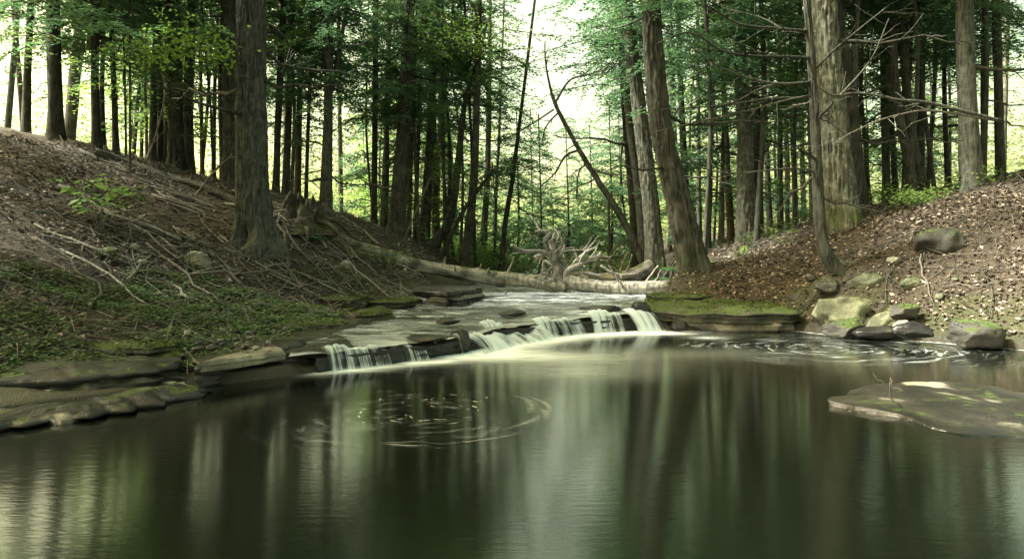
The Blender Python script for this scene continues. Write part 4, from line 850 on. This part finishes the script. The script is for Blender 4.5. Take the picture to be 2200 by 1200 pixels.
# ------------------------------------------------------------------ stump, logs, driftwood
sp = at(658, 505, 14.0); sp[2] = gz(sp[0], sp[1]) - .22
st = empty('tree_stump', sp); tag(st, 'rotten jagged stump covered in moss and needles left of centre', 'stump')
def stump_mesh():
    n, m = 26, 72; th = np.arange(m) / m * 2 * math.pi; rings = []
    top = .50 + .18 * fbm(np.stack([np.cos(th) * 2, np.sin(th) * 2, th * 0], -1), 5, 4) + .14 * np.abs(vnoise(np.stack([np.cos(th) * 7, np.sin(th) * 7, th * 0], -1), 8))
    for i in range(n):
        f = i / (n - 1); r = .34 + .26 * (1 - f) ** 2.2 * (1 + .5 * np.cos(th * 5 + 1)) + .12 * fbm(np.stack([np.cos(th) * 3.5, np.sin(th) * 3.5, np.full(m, f * 2.2)], -1), 3, 5) + .035 * fbm(np.stack([np.cos(th) * 12, np.sin(th) * 12, np.full(m, f * 3)], -1), 4, 2)
        rings.append(np.stack([np.cos(th) * r, np.sin(th) * r, top * f * 1.05 - .1 * (1 - f)], -1))
    for k, f in enumerate((.8, .5, .05)):
        rings.append(np.stack([rings[n - 1][:, 0] * f, rings[n - 1][:, 1] * f, top * (.85, .5, .4)[k]], -1))
    return mesh_of('stump', np.concatenate(rings), grid_q(len(rings), m), STUMPM, True)
STUMPM = rockmat('rotten_wood', (.020, .018, .013), (.065, .058, .042), moss=.70, rough=.9, mosscol=(.05, .06, .015))
link('trunk', stump_mesh(), st)
SR_ = np.random.default_rng(9)
for k in range(7):
    a = k * .9 + .3; A = np.stack([np.array([math.cos(a + .2 * math.sin(u * 3)) * (.35 + u), math.sin(a + .2 * math.sin(u * 3)) * (.35 + u) * .8, .22 - .5 * u + .12 * math.sin(u * 6 + k) - (.25 * u if math.sin(a) < 0 else -.15 * u)]) for u in np.linspace(0, .95, 9)])
    mb = MB(); mb.tube(A, np.linspace(.06, .015, 9), 8); link('root', mb.mesh('root', STUMPM), st)
def log(name, label, pts, w0, w1, mat, seed, cat='log', segs=40, rough=.11, d=None, caps=True):
    """pts (px, py, depth)"""
    A = smooth_path([at(*p) for p in pts], 90); R = np.linspace(w0, w1, 90); base = A[0].copy()
    P, _ = tube(A, R, segs); V = P.reshape(-1, segs, 3); T, a, b = frames(A)
    th = np.arange(segs) / segs * 2 * math.pi; n = len(V)
    s = np.linspace(0, 1, n)[:, None] * np.linalg.norm(A[-1] - A[0])
    nz = fbm(np.stack([np.cos(th)[None] * 1.5 + 0 * s, np.sin(th)[None] * 1.5 + 0 * s, s * 1.6 + 0 * th[None]], -1), seed, 4)
    cen = np.concatenate([A[:1], A, A[-1:]]); dv = V - cen[:, None]; V = cen[:, None] + dv * (1 + rough * 3 * nz * .6)[..., None]
    m = mesh_of(name, V.reshape(-1, 3) - base, grid_q(n, segs), mat, True)
    root = empty(name, base); tag(root, label, cat); link('trunk', m, root); rg = np.random.default_rng(seed + 40)
    for k in range(5):
        j = int(rg.integers(8, 84)); a_ = rg.uniform(.2, 2.9); dr_ = np.array([rg.normal(0, .5), -math.cos(a_), abs(math.sin(a_))]); dr_ /= np.linalg.norm(dr_); l_ = w0 * rg.uniform(1.2, 3.0); mb = MB()
        mb.tube(A[j] - base + dr_ * np.linspace(.5 * R[j], R[j] + l_, 5)[:, None] + rg.normal(0, .012, (5, 3)), np.linspace(.22, .10, 5) * R[j], 6); link('branch_stub', mb.mesh('branch_stub', mat), root)
    return root
R_LOGM = rockmat('mossy_bark', (.05, .05, .042), (.24, .23, .20), moss=.52, rough=.85, mosscol=(.05, .075, .014))
log('fallen_log', 'mossy lichen spotted log sloping from the left bank down to the driftwood', [(700,505,14.6),(790,535,15.2),(900,568,15.8),(1000,588,16.2),(1085,599,16.5)], .10, .19, R_LOGM, 1)
log('fallen_log', 'smooth tan log joining the mossy log to the root mass', [(1062,596,16.4),(1110,600,16.5),(1160,607,16.4),(1215,618,16.2)], .165, .17, B_LOG, 2)
M_BIRCH = bark('birch_bark', (.10, .095, .075), (.42, .40, .33), fs=.5)
lg = log('fallen_log', 'pale birch log with a broken end lying across the stream on the right', [(1195,592,16.4),(1240,609,16.1),(1330,619,15.8),(1420,617,15.3),(1484,610,14.9)], .19, .145, M_BIRCH, 3)
log('fallen_log', 'dim dark log lying behind the pale birch log', [(1220,605,18.0),(1290,600,17.9),(1350,592,17.6),(1400,570,17.2)], .2, .16, R_LOGM, 4)
log('fallen_log', 'green mossy log pointing down the right slope through the leaf litter', [(1600,542,15.8),(1600,575,14.9),(1598,600,14.0),(1590,630,13.4)], .17, .13, rockmat('log_moss', (.04, .045, .02), (.09, .10, .04), moss=.8, mosscol=(.075, .11, .015)), 5)
log('fallen_log', 'grey log lying along the crest behind the right litter', [(1520,555,16.8),(1590,545,17.3),(1650,525,17.8),(1740,505,18.2)], .07, .05, B_DEAD, 6)
log('fallen_log', 'dark thin log on the litter just below the right crest', [(1600,536,16.2),(1650,520,16.9),(1700,518,17.2),(1735,505,17.6)], .05, .04, B_DARK, 7)
log('fallen_log', 'long dead log half buried along the left ridge', [(205,326,15.5),(280,352,15.8),(360,379,15.6),(440,402,15.2),(510,431,14.8)], .10, .07, B_DARK, 8)
wad = empty('root_mass', at(1205, 614, 16.2)); tag(wad, 'twisted grey root mass with bare branches standing on the fallen logs', 'driftwood')
WL = wad.location
DRW = [([(1205,615),(1200,585),(1193,558),(1188,532),(1180,508)], 25, 9), ([(1190,560),(1175,545),(1162,548),(1150,552)], 14, 8), ([(1185,548),(1160,540),(1130,540),(1110,533),(1098,527)], 10, 5),
    ([(1180,508),(1172,498),(1160,496),(1150,497)], 10, 4), ([(1160,496),(1152,480),(1143,468),(1138,462)], 5, 2), ([(1184,520),(1192,500),(1186,492)], 8, 3), ([(1190,530),(1200,508),(1195,495),(1188,488)], 5, 2),
    ([(1205,605),(1222,580),(1238,572),(1262,560),(1285,550),(1291,543)], 16, 5), ([(1238,572),(1246,562),(1256,545),(1268,536)], 8, 3), ([(1225,578),(1240,556),(1252,548),(1262,536),(1272,535)], 7, 3), ([(1262,560),(1275,546),(1282,534),(1279,532)], 6, 2), ([(1268,562),(1285,556),(1291,548)], 5, 2),
    ([(1215,590),(1240,585),(1262,586),(1290,594)], 10, 5), ([(1290,570),(1310,583),(1335,590),(1370,588)], 6, 3), ([(1192,560),(1205,545),(1220,538),(1260,537)], 4, 2), ([(1195,575),(1170,560),(1168,578),(1172,600)], 7, 3), ([(1186,555),(1176,540),(1170,515),(1182,500)], 6, 2), ([(1200,570),(1212,555),(1208,540),(1214,525)], 5, 2), ([(1195,560),(1207,530),(1206,512),(1200,495)], 4, 1.5),
    ([(1180,585),(1165,590),(1158,602),(1150,610)], 5, 2), ([(1190,545),(1170,525),(1150,512),(1140,505)], 4, 1.5), ([(1212,600),(1225,600),(1240,606)], 12, 8), ([(1205,560),(1222,560),(1235,548)], 4, 2)]
for k in range(3):
    a_ = SR_.uniform(-2.6, .5); l_ = SR_.uniform(35, 85); x_, y_ = SR_.uniform(1185, 1222), SR_.uniform(545, 600); cvx = SR_.normal(0, 12, 4)
    DRW.append(([(x_ + math.cos(a_) * l_ * u + cvx[q], y_ + math.sin(a_) * l_ * u * .8 + cvx[3 - q] * .6) if q else (x_, y_) for q, u in enumerate((0, .35, .7, 1))], SR_.uniform(3, 6.5), 1.2))
for i, (pts, w0, w1) in enumerate(DRW):
    px_branch(wad, WL, pts, 16.2, w0 * 1.15, w1 * 1.25, B_DEAD if i else R_LOGM, name='root' if i < 7 else 'branch', twigs=3 if i > 6 else 1, seed=60 + i, d2=16.2 + SR_.uniform(-.5, .5))
tag(bpy.data.objects.new('x', None)) if False else None
for (pts, d, lab) in [([(1348,580),(1330,560),(1310,540),(1335,520),(1352,512)][::1], 18, None)]: pass
# bare saplings and poles standing behind the logs
for i, (pts, d, w0, w1, lab) in enumerate([([(1307,588),(1313,545),(1330,525),(1350,515)], 20, 6, 3, 'pale bent pole sticking up behind the birch log'), ([(1440,600),(1446,570),(1455,558)], 17, 7, 3, 'pale broken stick standing at the foot of the pale trunk'), ([(1415,608),(1432,585),(1444,560)], 17, 5, 2, 'thin pale stick leaning beside the fern'), ([(1310,580),(1308,480),(1306,420)], 24, 7, 5, 'slim grey stem standing in the valley behind the driftwood'),
       ([(848,560),(900,440),(925,380)], 19, 4, 2, 'thin leaning stem in front of the slim central trunks'), ([(315,345),(335,290),(352,220),(357,180)], 14, 5, 2.5, 'thin bent dead stem leaning on the left ridge'), ([(1938,872),(1915,855),(1912,822)], 4.9, 5, 3, 'forked dead twig standing on the near right rock'), ([(1082,640),(1086,630),(1097,620)], 15.5, 3, 2, 'crooked black twig in the stream below the log'), ([(420,420),(455,375),(500,330)], 14.5, 5, 3, 'bare leaning pole in front of the dark thick trunk')]):
    e = empty('dead_branch', at(*pts[0], d)); tag(e, lab, 'dead branch'); px_branch(e, e.location, pts, d, w0, w1, B_TWIG if i not in (7,) else B_DARK, name='stem', twigs=6, seed=90 + i, tl=.22 if i == 6 else 1.0)
# fallen sticks on the left bank
FS = np.random.default_rng(21)
def stick(x, y, az, L, r, mat, seed, label, group):
    rg = np.random.default_rng(seed); n = 7; s = np.linspace(-.5, .5, n) * L; bend = np.cumsum(rg.normal(0, .10, n)); bend -= bend.mean()
    xx = x + np.cos(az) * s - np.sin(az) * bend * L * .5; yy = y + np.sin(az) * s + np.cos(az) * bend * L * .5
    zz = ground(xx, yy); zs = np.polyval(np.polyfit(s, zz, 1), s); zz = np.maximum(zz * .5 + zs * .5, zs - .02) + r + .02 + .05 * rg.random()
    A = np.stack([xx, yy, zz], -1); mb = MB(); mb.tube(A, np.linspace(r, r * .4, n), 6)
    for k in range(int(rg.integers(1, 5))):
        j = int(rg.integers(1, n - 1)); a2 = az + rg.choice([-1, 1]) * rg.uniform(.4, 1.0); l = L * rg.uniform(.12, .35)
        q = A[j] + np.stack([np.cos(a2) * np.linspace(0, l, 4), np.sin(a2) * np.linspace(0, l, 4), np.linspace(0, l, 4) * rg.uniform(-.1, .35)], -1); mb.tube(q, np.linspace(r * .6, .003, 4), 4)
    o = link('fallen_branch', mb.mesh('fallen_branch', mat, True, A[3]), None, A[3]); return tag(o, label, 'branch', group)
for i in range(230):
    px, py = FS.uniform(150, 930), FS.uniform(380, 640)
    d = hit(px, py)
    if not d or d > 17: continue
    x = (px - 1100) / F * d
    if min(sdf(np.array([x]), np.array([d]), STREAM)[0], sdf(np.array([x]), np.array([d]), POOL)[0]) < .3: continue
    stick(x, d, FS.normal(-.55, .6) + (math.pi if FS.random() < .5 else 0), FS.uniform(.5, 2.6), .007 + .026 * FS.random() ** 2.2, [B_TWIG, B_DEAD, B_TWIG, B_GREY][i % 4], 1000 + i, 'bare dead branch lying on the litter of the left bank', 'dead branches strewn over the left bank')
for i in range(40):
    px, py = FS.uniform(1420, 2150), FS.uniform(440, 640); d = hit(px, py)
    if not d or d > 19: continue
    x = (px - 1100) / F * d
    stick(x, d, FS.uniform(0, 6.3), FS.uniform(.4, 1.6), FS.uniform(.006, .014), [B_TWIG, B_DARK][i % 2], 1300 + i, 'bare dead branch lying on the litter of the right bank', 'dead branches strewn over the right bank')
for i, (px, py, L, r, az, mat, lab) in enumerate([(235, 450, 1.6, .045, -.1, B_DEAD, 'short thick grey limb lying level on the left bank'), (590, 445, 2.6, .03, -.5, B_DEAD, 'long pale limb leading down to the left of the giant grey trunk'), (420, 460, 2.2, .035, -.45, B_TWIG, 'forked limb lying across the litter left of the giant grey trunk'), (230, 352, 2.0, .05, -.3, B_DARK, 'dark limb on the ridge behind the leafy sapling')]):
    d = hit(px, py) or 13; stick((px - 1100) / F * d, d, az, L, r, mat, 1500 + i, lab, None)
# twig litter, one mass
def twig_mass(n, box, seed, mat, name):
    rg = np.random.default_rng(seed); x = rg.uniform(box[0], box[1], n); y = rg.uniform(box[2], box[3], n)
    k = np.minimum(sdf(x, y, STREAM), sdf(x, y, POOL)) > .25; x, y = x[k], y[k]; z = ground(x, y) + .02; n = len(x)
    a = rg.uniform(0, 6.3, n); L = rg.uniform(.12, .55, n); tl = rg.normal(0, .25, n); r = rg.uniform(.003, .007, n)
    d = np.stack([np.cos(a) * np.cos(tl), np.sin(a) * np.cos(tl), np.sin(tl)], -1); c = np.stack([x, y, z + np.abs(np.sin(tl)) * L * .5], -1)
    s = np.cross(d, [0, 0, 1.]); s /= np.linalg.norm(s, axis=1)[:, None]; u = np.cross(s, d); v = []
    for e in (-.5, .5):
        for (p, q) in ((1, 0), (-.5, .87), (-.5, -.87)): v.append(c + d * (L * e)[:, None] + s * (r * p)[:, None] + u * (r * q)[:, None])
    V = np.stack(v, 1); b = np.arange(n)[:, None] * 6
    Q = np.concatenate([b + np.array([0, 1, 4, 3]), b + np.array([1, 2, 5, 4]), b + np.array([2, 0, 3, 5])])
    o = link(name, mesh_of(name, V, Q, mat, False)); return tag(o, kind='stuff')
tag(twig_mass(7000, (-11, -1.5, 5.5, 19), 3, B_TWIG, 'twig_litter'), 'thin grey twigs littering the left bank', 'twigs')
tag(twig_mass(2500, (2.5, 12, 11, 20), 4, B_TWIG, 'twig_litter'), 'thin twigs littering the right bank', 'twigs')

# ------------------------------------------------------------------ leaf litter and ground plants
def scatter(n, box, seed, minw=.25, maxd=None, dens=None):
    rg = np.random.default_rng(seed); x = rg.uniform(box[0], box[1], n); y = rg.uniform(box[2], box[3], n)
    w = np.minimum(sdf(x, y, STREAM), sdf(x, y, POOL)); k = w > minw
    if maxd: k &= w < maxd
    if dens is not None: k &= rg.random(n) < dens(x, y)
    return x[k], y[k], ground(x[k], y[k]), rg
def litter(n, box, seed, label, size=.055, minw=.5, dens=None):
    x, y, z, rg = scatter(n, box, seed, minw, None, dens); n = len(x); a = rg.uniform(0, 6.3, n)
    d = np.stack([np.cos(a), np.sin(a), rg.normal(0, .35, n)], -1); d /= np.linalg.norm(d, axis=1)[:, None]
    up = np.array([0, 0, 1.]) + rg.normal(0, .55, (n, 3)); L = size * rg.uniform(.35, 1.6, n)
    v, q = quads_from(np.stack([x, y, z + rg.uniform(.005, .03, n)], -1) - d * (L * .5)[:, None], d, up, L, L * rg.uniform(.45, .8, n))
    o = link('leaf_litter', mesh_of('leaf_litter', v, q, L_DEAD, False)); return tag(o, label, 'leaf litter', None, 'stuff')
litter(95000, (2.6, 13, 7.5, 20), 1, 'brown dead leaves covering the right bank', .056, .25, lambda x, y: np.clip(.75 + 1.0 * fbm2(x, y, 81, 4, .9), .40, 1))
litter(30000, (-11, -1.6, 6.5, 19), 2, 'brown dead leaves covering the left bank', .06, .6, lambda x, y: np.clip(.7 + 1.0 * fbm2(x, y, 83, 4, .9), .35, 1))
litter(14000, (-25, 25, 19, 36), 3, 'dead leaves on the floor of the wood beyond both banks', .10, .4)
def cover(n, box, seed, label, mat, size, h, minw, maxd, dens):
    x, y, z, rg = scatter(n, box, seed, minw, maxd, dens); pos = []; dr = []; m = 5
    for k in range(m):
        a = rg.uniform(0, 6.3, len(x)); r = rg.uniform(0, .05, len(x)); hh = h * rg.uniform(.2, 1.0, len(x))
        pos.append(np.stack([x + np.cos(a) * r, y + np.sin(a) * r, z + hh], -1)); dr.append(np.stack([np.cos(a), np.sin(a), rg.normal(0, .25, len(x))], -1))
    pos = np.concatenate(pos); dr = np.concatenate(dr); dr /= np.linalg.norm(dr, axis=1)[:, None]; n = len(pos)
    v, q = quads_from(pos, dr, np.array([0, 0, 1.]) + rg.normal(0, .3, (n, 3)), size * rg.uniform(.6, 1.4, n), size * .6 * rg.uniform(.6, 1.3, n))
    o = link('ground_cover', mesh_of('ground_cover', v, q, mat, False)); return tag(o, label, 'ground cover', None, 'stuff')
def dn(s, th, f=1.0): return lambda x, y: np.clip((fbm2(x, y, s, 3, f) - th) * 2.5, 0, 1)
cover(9000, (-7.5, -2.4, 5.6, 10.6), 11, 'small green plants carpeting the foot of the left bank', L_COVER, .055, .09, .35, 4.2, lambda x, y: np.clip((fbm2(x, y, 61, 3, 1.2) + .55) * 1.5, 0, 1) * (y < 10.2 - .25 * (x + 3)) * (rbf(x, y) < 1.05))
cover(1800, (-4.5, -1.6, 10, 16), 12, 'green plants along the stream edge under the mossy log', L_COVER, .06, .12, .1, 2.0, dn(62, -.1))
cover(5000, (-4, 5, 22, 34), 13, 'bright green undergrowth on the valley floor behind the logs', L_SHRUB, .14, .7, .2, 6, dn(63, -.35, .5))
cover(1500, (6, 14, 13.5, 20), 14, 'green undergrowth on the right crest', L_SHRUB, .10, .4, .6, 20, dn(64, .25, .5))
cover(900, (3.0, 6.5, 12.8, 17), 15, 'tiny green plants among the litter behind the ledge', L_COVER, .05, .08, .2, 4, dn(65, .15))
from mathutils.bvhtree import BVHTree
def on_rocks(test, n, seed):
    bpy.context.view_layer.update(); out = []; rg = np.random.default_rng(seed)
    for o in list(scn.objects):
        if o.type != 'MESH' or not test(o): continue
        v = [o.matrix_world @ x.co for x in o.data.vertices]; tree = BVHTree.FromPolygons(v, [tuple(p.vertices) for p in o.data.polygons])
        a = np.array(v); lo, hi_ = a.min(0), a.max(0); k = int(n * (hi_[0] - lo[0]) * (hi_[1] - lo[1]))
        for x, y in zip(rg.uniform(lo[0], hi_[0], k), rg.uniform(lo[1], hi_[1], k)):
            h = tree.ray_cast(Vector((x, y, hi_[2] + 1)), Vector((0, 0, -1)))
            if h[0] is not None and h[1].z > .55: out.append((*h[0], ))
    return np.array(out), rg
P, rg = on_rocks(lambda o: o.name.split('.')[0] in ('slab', 'boulder') , 22, 5); P = P[(P[:, 2] > .03)]; n = len(P); a = rg.uniform(0, 6.3, n)
d = np.stack([np.cos(a), np.sin(a), rg.normal(0, .12, n)], -1); L = .045 * rg.uniform(.4, 1.3, n)
v, q = quads_from(P + np.array([0, 0, .008]) - d * (L * .5)[:, None], d, np.array([0, 0, 1.]) + rg.normal(0, .3, (n, 3)), L, L * rg.uniform(.3, .7, n))
tag(link('leaf_litter', mesh_of('leaf_litter', v, q, L_DEAD, False)), 'scattered dead leaves lying on the bare rock slabs', 'leaf litter', None, 'stuff')
P, rg = on_rocks(lambda o: o.name.split('.')[0] in ('slab', 'boulder', 'stone') and o.data.materials[0] in (R_MOSSY, R_LEDGE, R_GREEN), 1500, 6)
k = (fbm2(P[:, 0], P[:, 1], 71, 4, 2.4) > .0) | (rg.random(len(P)) < .10); P = P[k]; n = len(P); a = rg.uniform(0, 6.3, n)
d = np.stack([np.cos(a) * .7, np.sin(a) * .7, rg.uniform(.4, 1.2, n)], -1); d /= np.linalg.norm(d, axis=1)[:, None]
L_MOSS = leafmat('moss_tufts', (.025, .045, .008), (.075, .11, .02), (.08, .13, .02), .2)
v, q = quads_from(P - np.array([0, 0, .004]), d, rg.normal(0, 1, (n, 3)), .030 * rg.uniform(.5, 1.5, n), .014 * rg.uniform(.6, 1.4, n))
tag(link('moss', mesh_of('moss', v, q, L_MOSS, False)), 'green moss growing in tufts on the rock slabs and boulders', 'moss', None, 'stuff')
# shrubs, saplings, ferns
def leafy(name, label, cat, base, stems, mat, leaf, nl, seed, spread=.5, group=None, stemmat=None, flat=.3):
    """stems: list of (end offset, radius)"""
    rg = np.random.default_rng(seed); root = empty(name, base); tag(root, label, cat, group); pos = []; dr = []
    for (e, r) in stems:
        e = np.asarray(e, float); A = np.stack([e * u + np.array([0, 0, .12 * math.sin(u * 3.1) * np.linalg.norm(e)]) for u in np.linspace(0, 1, 7)]); mb = MB(); mb.tube(A, np.linspace(r, r * .3, 7), 5); link('stem', mb.mesh('stem', stemmat or B_DARK), root)
        n = int(nl / len(stems)); u = rg.uniform(.3, 1.05, n); p = np.stack([np.interp(u, np.linspace(0, 1, 7), A[:, k]) for k in range(3)], -1)
        off = rg.normal(0, spread * .5, (n, 3)) * np.array([1, 1, flat]); pos.append(p + off); a = rg.uniform(0, 6.3, n); dr.append(np.stack([np.cos(a), np.sin(a), rg.normal(-.2, .25, n)], -1))
    pos = np.concatenate(pos); dr = np.concatenate(dr); dr /= np.linalg.norm(dr, axis=1)[:, None]; n = len(pos)
    v, q = quads_from(pos, dr, np.array([0, 0, 1.]) + rg.normal(0, .35, (n, 3)), leaf * rg.uniform(.7, 1.3, n), leaf * .58 * rg.uniform(.8, 1.2, n))
    link('leaves', mesh_of('leaves', v, q, mat, False), root); return root
def on_ground(px, py, d=None):
    d = d or hit(px, py) or 15; p = at(px, py, d); p[2] = gz(p[0], p[1]); return p
for i, (px, py, d, w, h, mat, lab) in enumerate([(820, 588, 14.5, 1.0, .55, L_COVER, 'low leafy plant under the upper end of the mossy log'), (1000, 570, 22.5, 1.8, .9, L_SHRUB, 'bright green shrub behind the sloping waterside tree'), (1075, 580, 23.5, 1.7, 1.0, L_SHRUB, 'bright yellow green shrub left of the driftwood'), (1130, 560, 25, 1.5, 1.0, L_SHRUB, 'green shrub behind the root mass'),
     (1040, 545, 26, 2.0, 1.2, L_SHRUB, 'tall green shrub in the undergrowth behind the bank'), (1290, 570, 26, 2.0, 1.0, L_SHRUB, 'green shrub in the valley right of the driftwood'), (1915, 470, 15.5, 1.6, .7, L_BEECH, 'light green sapling leaves on the right crest beside the grey trunk'), (1975, 495, 13.5, .9, .4, L_SHRUB, 'small green plant near the tall green boulder'), (1350, 560, 24, 1.5, .8, L_SHRUB, 'shrub showing below the brown trunk by the stream')]):
    p = on_ground(px, py, d); rg = np.random.default_rng(i)
    leafy('shrub', lab, 'shrub', p, [((rg.normal(0, w * .35), rg.normal(0, w * .3), h * rg.uniform(.5, 1.0)), .01) for _ in range(8)], mat, .11 if d > 16 else .08, 520, 200 + i, w * .45)
p = on_ground(272, 448, 11.5)
leafy('beech_sapling', 'leafy sapling with large pale green leaves rising from a limb on the left bank', 'sapling', p, [((.05, 0, .5), .012), ((-.3, -.1, .75), .008), ((.38, -.1, .55), .008)], L_YOUNG, .17, 44, 301, .22, None, B_TWIG)
p = on_ground(215, 420, 10.5)
leafy('beech_sapling', 'leafy branch of big pale leaves at the left edge of the bank', 'sapling', p, [((.1, 0, .85), .012), ((-.35, 0, .8), .008), ((.5, -.1, .75), .008), ((-.8, .1, .9), .008)], L_YOUNG, .17, 90, 302, .24, None, B_TWIG)
# beech boughs with lit yellow-green leaves
for i, (pts, d, n_, sprd, lab) in enumerate([([(470,60),(430,95),(380,110),(320,118),(285,120)], 12.5, 620, .30, 'lit yellow green beech bough hanging across the left trunks'), ([(500,95),(495,120),(480,140),(505,130)], 12.3, 120, .22, 'small lit beech bough beside the massive grey trunk'),
      ([(360,10),(400,30),(380,60),(340,70)], 14, 120, .3, 'lit beech bough at the top left between dark trunks'), ([(940,40),(980,60),(1040,80),(1080,110)], 19, 420, .6, 'lit yellow green bough high left of the sky gap'), ([(930,110),(970,90),(1010,100),(1060,75)], 20, 380, .6, 'second lit bough just below the high one'), ([(1000,170),(1040,165),(1080,190)], 21, 220, .5, 'lit bough above the curved leaning tree'), ([(210,180),(240,185),(290,195)], 14, 60, .25, 'sparse lit bough near the left edge trunks')]):
    A = smooth_path([at(x, y, d) for x, y in pts], 12); rg = np.random.default_rng(500 + i); e = empty('beech_bough', A[0]); tag(e, lab, 'branch', 'lit beech boughs hanging in the wood')
    mb = MB(); mb.tube(A, np.linspace(.02, .005, 12), 5); link('stem', mb.mesh('stem', B_DARK, True, A[0]), e)
    k = rg.integers(1, 12, n_); pos = A[k] + rg.normal(0, sprd, (n_, 3)) * np.array([1, 1, .35]); a = rg.uniform(0, 6.3, n_); dr = np.stack([np.cos(a), np.sin(a), rg.normal(-.35, .3, n_)], -1); dr /= np.linalg.norm(dr, axis=1)[:, None]
    v, q = quads_from(pos - A[0], dr, np.array([0, 0, 1.]) + rg.normal(0, .5, (n_, 3)), .095 * rg.uniform(.7, 1.3, n_), .055 * rg.uniform(.8, 1.2, n_))
    link('leaves', mesh_of('leaves', v, q, L_BEECH, False), e)
def fern(px, py, label, s, seed, d=None):
    base = on_ground(px, py, d); root = empty('fern', base); tag(root, label, 'fern'); rg = np.random.default_rng(seed)
    for k in range(13):
        a = k * 2.4 + rg.uniform(-.3, .3); L = s * rg.uniform(.7, 1.1); n = 20; u = np.linspace(.08, 1, n); P = np.stack([np.cos(a) * u * L, np.sin(a) * u * L, L * (.75 * u - .62 * u * u)], -1)
        ps, ds, ll = [], [], []
        for sg in (-1, 1):
            ps.append(P); ds.append(np.stack([np.cos(a + sg * 1.25) + 0 * u, np.sin(a + sg * 1.25) + 0 * u, -.15 + 0 * u], -1)); ll.append(L * .26 * np.sin(np.clip(u * 1.05, 0, 1) * math.pi * .93 + .1) + .01)
        v, q = quads_from(np.concatenate(ps), np.concatenate(ds), np.tile([0, 0, 1.], (2 * n, 1)), np.concatenate(ll), np.full(2 * n, L * .055))
        link('frond', mesh_of('frond', v, q, L_FERN, False), root)
fern(1462, 602, 'bright fern at the foot of the thick leaning trunk', .62, 1, 15.2)
fern(1440, 610, 'lower fern beside the broken end of the birch log', .5, 2, 16.0)
fern(678, 500, 'small fern growing on the front of the stump', .3, 3, 13.5)
fern(1640, 470, 'fern on the crest between pale and dark trunks', .45, 4, 18.5)
# dead twigs lying in front of the falls side, foam flecks on the near eddy
t_ = NT('foam'); a_ = t_.N('Attribute'); a_.attribute_name = 'edge'
M_FLECK = t_.done(t_.mixs(t_.math('MULTIPLY', t_.math('MULTIPLY', a_.outputs['Fac'], t_.ramp(t_.noise(t_.wpos((14, 14, 14)), 1, 5, .7), .28, .62)), .8), t_.N('BsdfTransparent').outputs[0], t_.principled((.52, .54, .50), .8, .2)))
t_ = NT('foam_trail'); a_ = t_.N('Attribute'); a_.attribute_name = 'edge'
M_TRAIL = t_.done(t_.mixs(t_.math('MULTIPLY', t_.math('MULTIPLY', t_.math('POWER', a_.outputs['Fac'], 1.5), t_.ramp(t_.noise(t_.wpos((5, 22, 5)), 1, 5, .7), .25, .75)), .38), t_.N('BsdfTransparent').outputs[0], t_.principled((.50, .53, .50), .8, .2)))
FL = np.random.default_rng(8); cE = on_z(925, 880, 0)
for i in range(40):
    r = .08 + .55 * FL.random() ** .8 if i < 31 else FL.uniform(.7, 1.05); a0 = FL.uniform(0, 6.3) if i < 31 else FL.uniform(-1.9, .2); da = FL.uniform(.02, .13) / r if i < 31 else FL.uniform(.25, .7); th = np.linspace(a0, a0 + da, 9)
    w = FL.uniform(.007, .016) * np.sin(np.linspace(.25, math.pi - .25, 9)) * (4.0 if i >= 31 else FL.uniform(.5, 1.5)); dr_ = np.linspace(-1, 1, 9) * FL.normal(0, .02); c = np.array([cE[0] + math.cos(a0) * r, cE[1] + math.sin(a0) * r, .004])
    vi = np.stack([cE[0] + np.cos(th) * (r - w + dr_), cE[1] + np.sin(th) * (r - w + dr_), np.full(9, .004)], -1) - c; vo = np.stack([cE[0] + np.cos(th) * (r + w + dr_), cE[1] + np.sin(th) * (r + w + dr_), np.full(9, .004)], -1) - c
    vm = (vi + vo) / 2 + np.array([0, 0, .004])
    o = link('foam_fleck', mesh_of('foam_fleck', np.concatenate([vi, vm, vo]), grid_q(3, 9, False)[:, ::-1], M_FLECK if i < 31 else M_TRAIL, True, {'edge': np.r_[np.zeros(9), np.sin(np.linspace(.2, 2.9, 9)) ** .5, np.zeros(9)]}), None, c)
    tag(o, 'white fleck of foam drifting on the eddy in the middle of the pool', 'foam', 'foam flecks on the middle eddy')

# ------------------------------------------------------------------ the far wood
def far_wood():
    rg = np.random.default_rng(99); P, S_ = [], []
    for k in range(1200):
        a = rg.uniform(-.95, .95); d = 40 + 45 * rg.random() ** 1.2; x, y = math.tan(a) * d * .9, d; px = 1100 + x / y * F; z = gz(x, y)
        gap = abs(px - 1195) < 120
        h = rg.uniform(1.5, 4.5) if gap else rg.uniform(1.5, 9) if rg.random() < .6 else rg.uniform(6, 20); 
        n = int(rg.uniform(60, 130)) ; c = np.array([x, y, z + h * rg.uniform(.15, 1)]); s = np.array([rg.uniform(1.4, 3.4), rg.uniform(1.4, 3.4), rg.uniform(.7, 1.8)])
        P.append(c + rg.normal(0, 1, (n, 3)) * s)
    P = np.concatenate(P); P = P[P[:, 2] > 0]; n = len(P); d = rg.normal(0, 1, (n, 3)) * np.array([1, 1, .4]); d /= np.linalg.norm(d, axis=1)[:, None]
    v, q = quads_from(P, d, np.array([0, 0, 1.]) + rg.normal(0, .8, (n, 3)), (sz_ := P[:, 1] / 190 * rg.uniform(.7, 1.4, n)), sz_ * rg.uniform(.5, .7, n))
    o = link('distant_foliage', mesh_of('distant_foliage', v, q, L_FAR, False)); tag(o, 'pale yellow green foliage of the wood far behind the trunks', 'foliage', None, 'stuff')
far_wood()
print('TRIS', sum(len(o.data.polygons) * 2 for o in scn.objects if o.type == 'MESH'), 'OBJ', len(scn.objects))
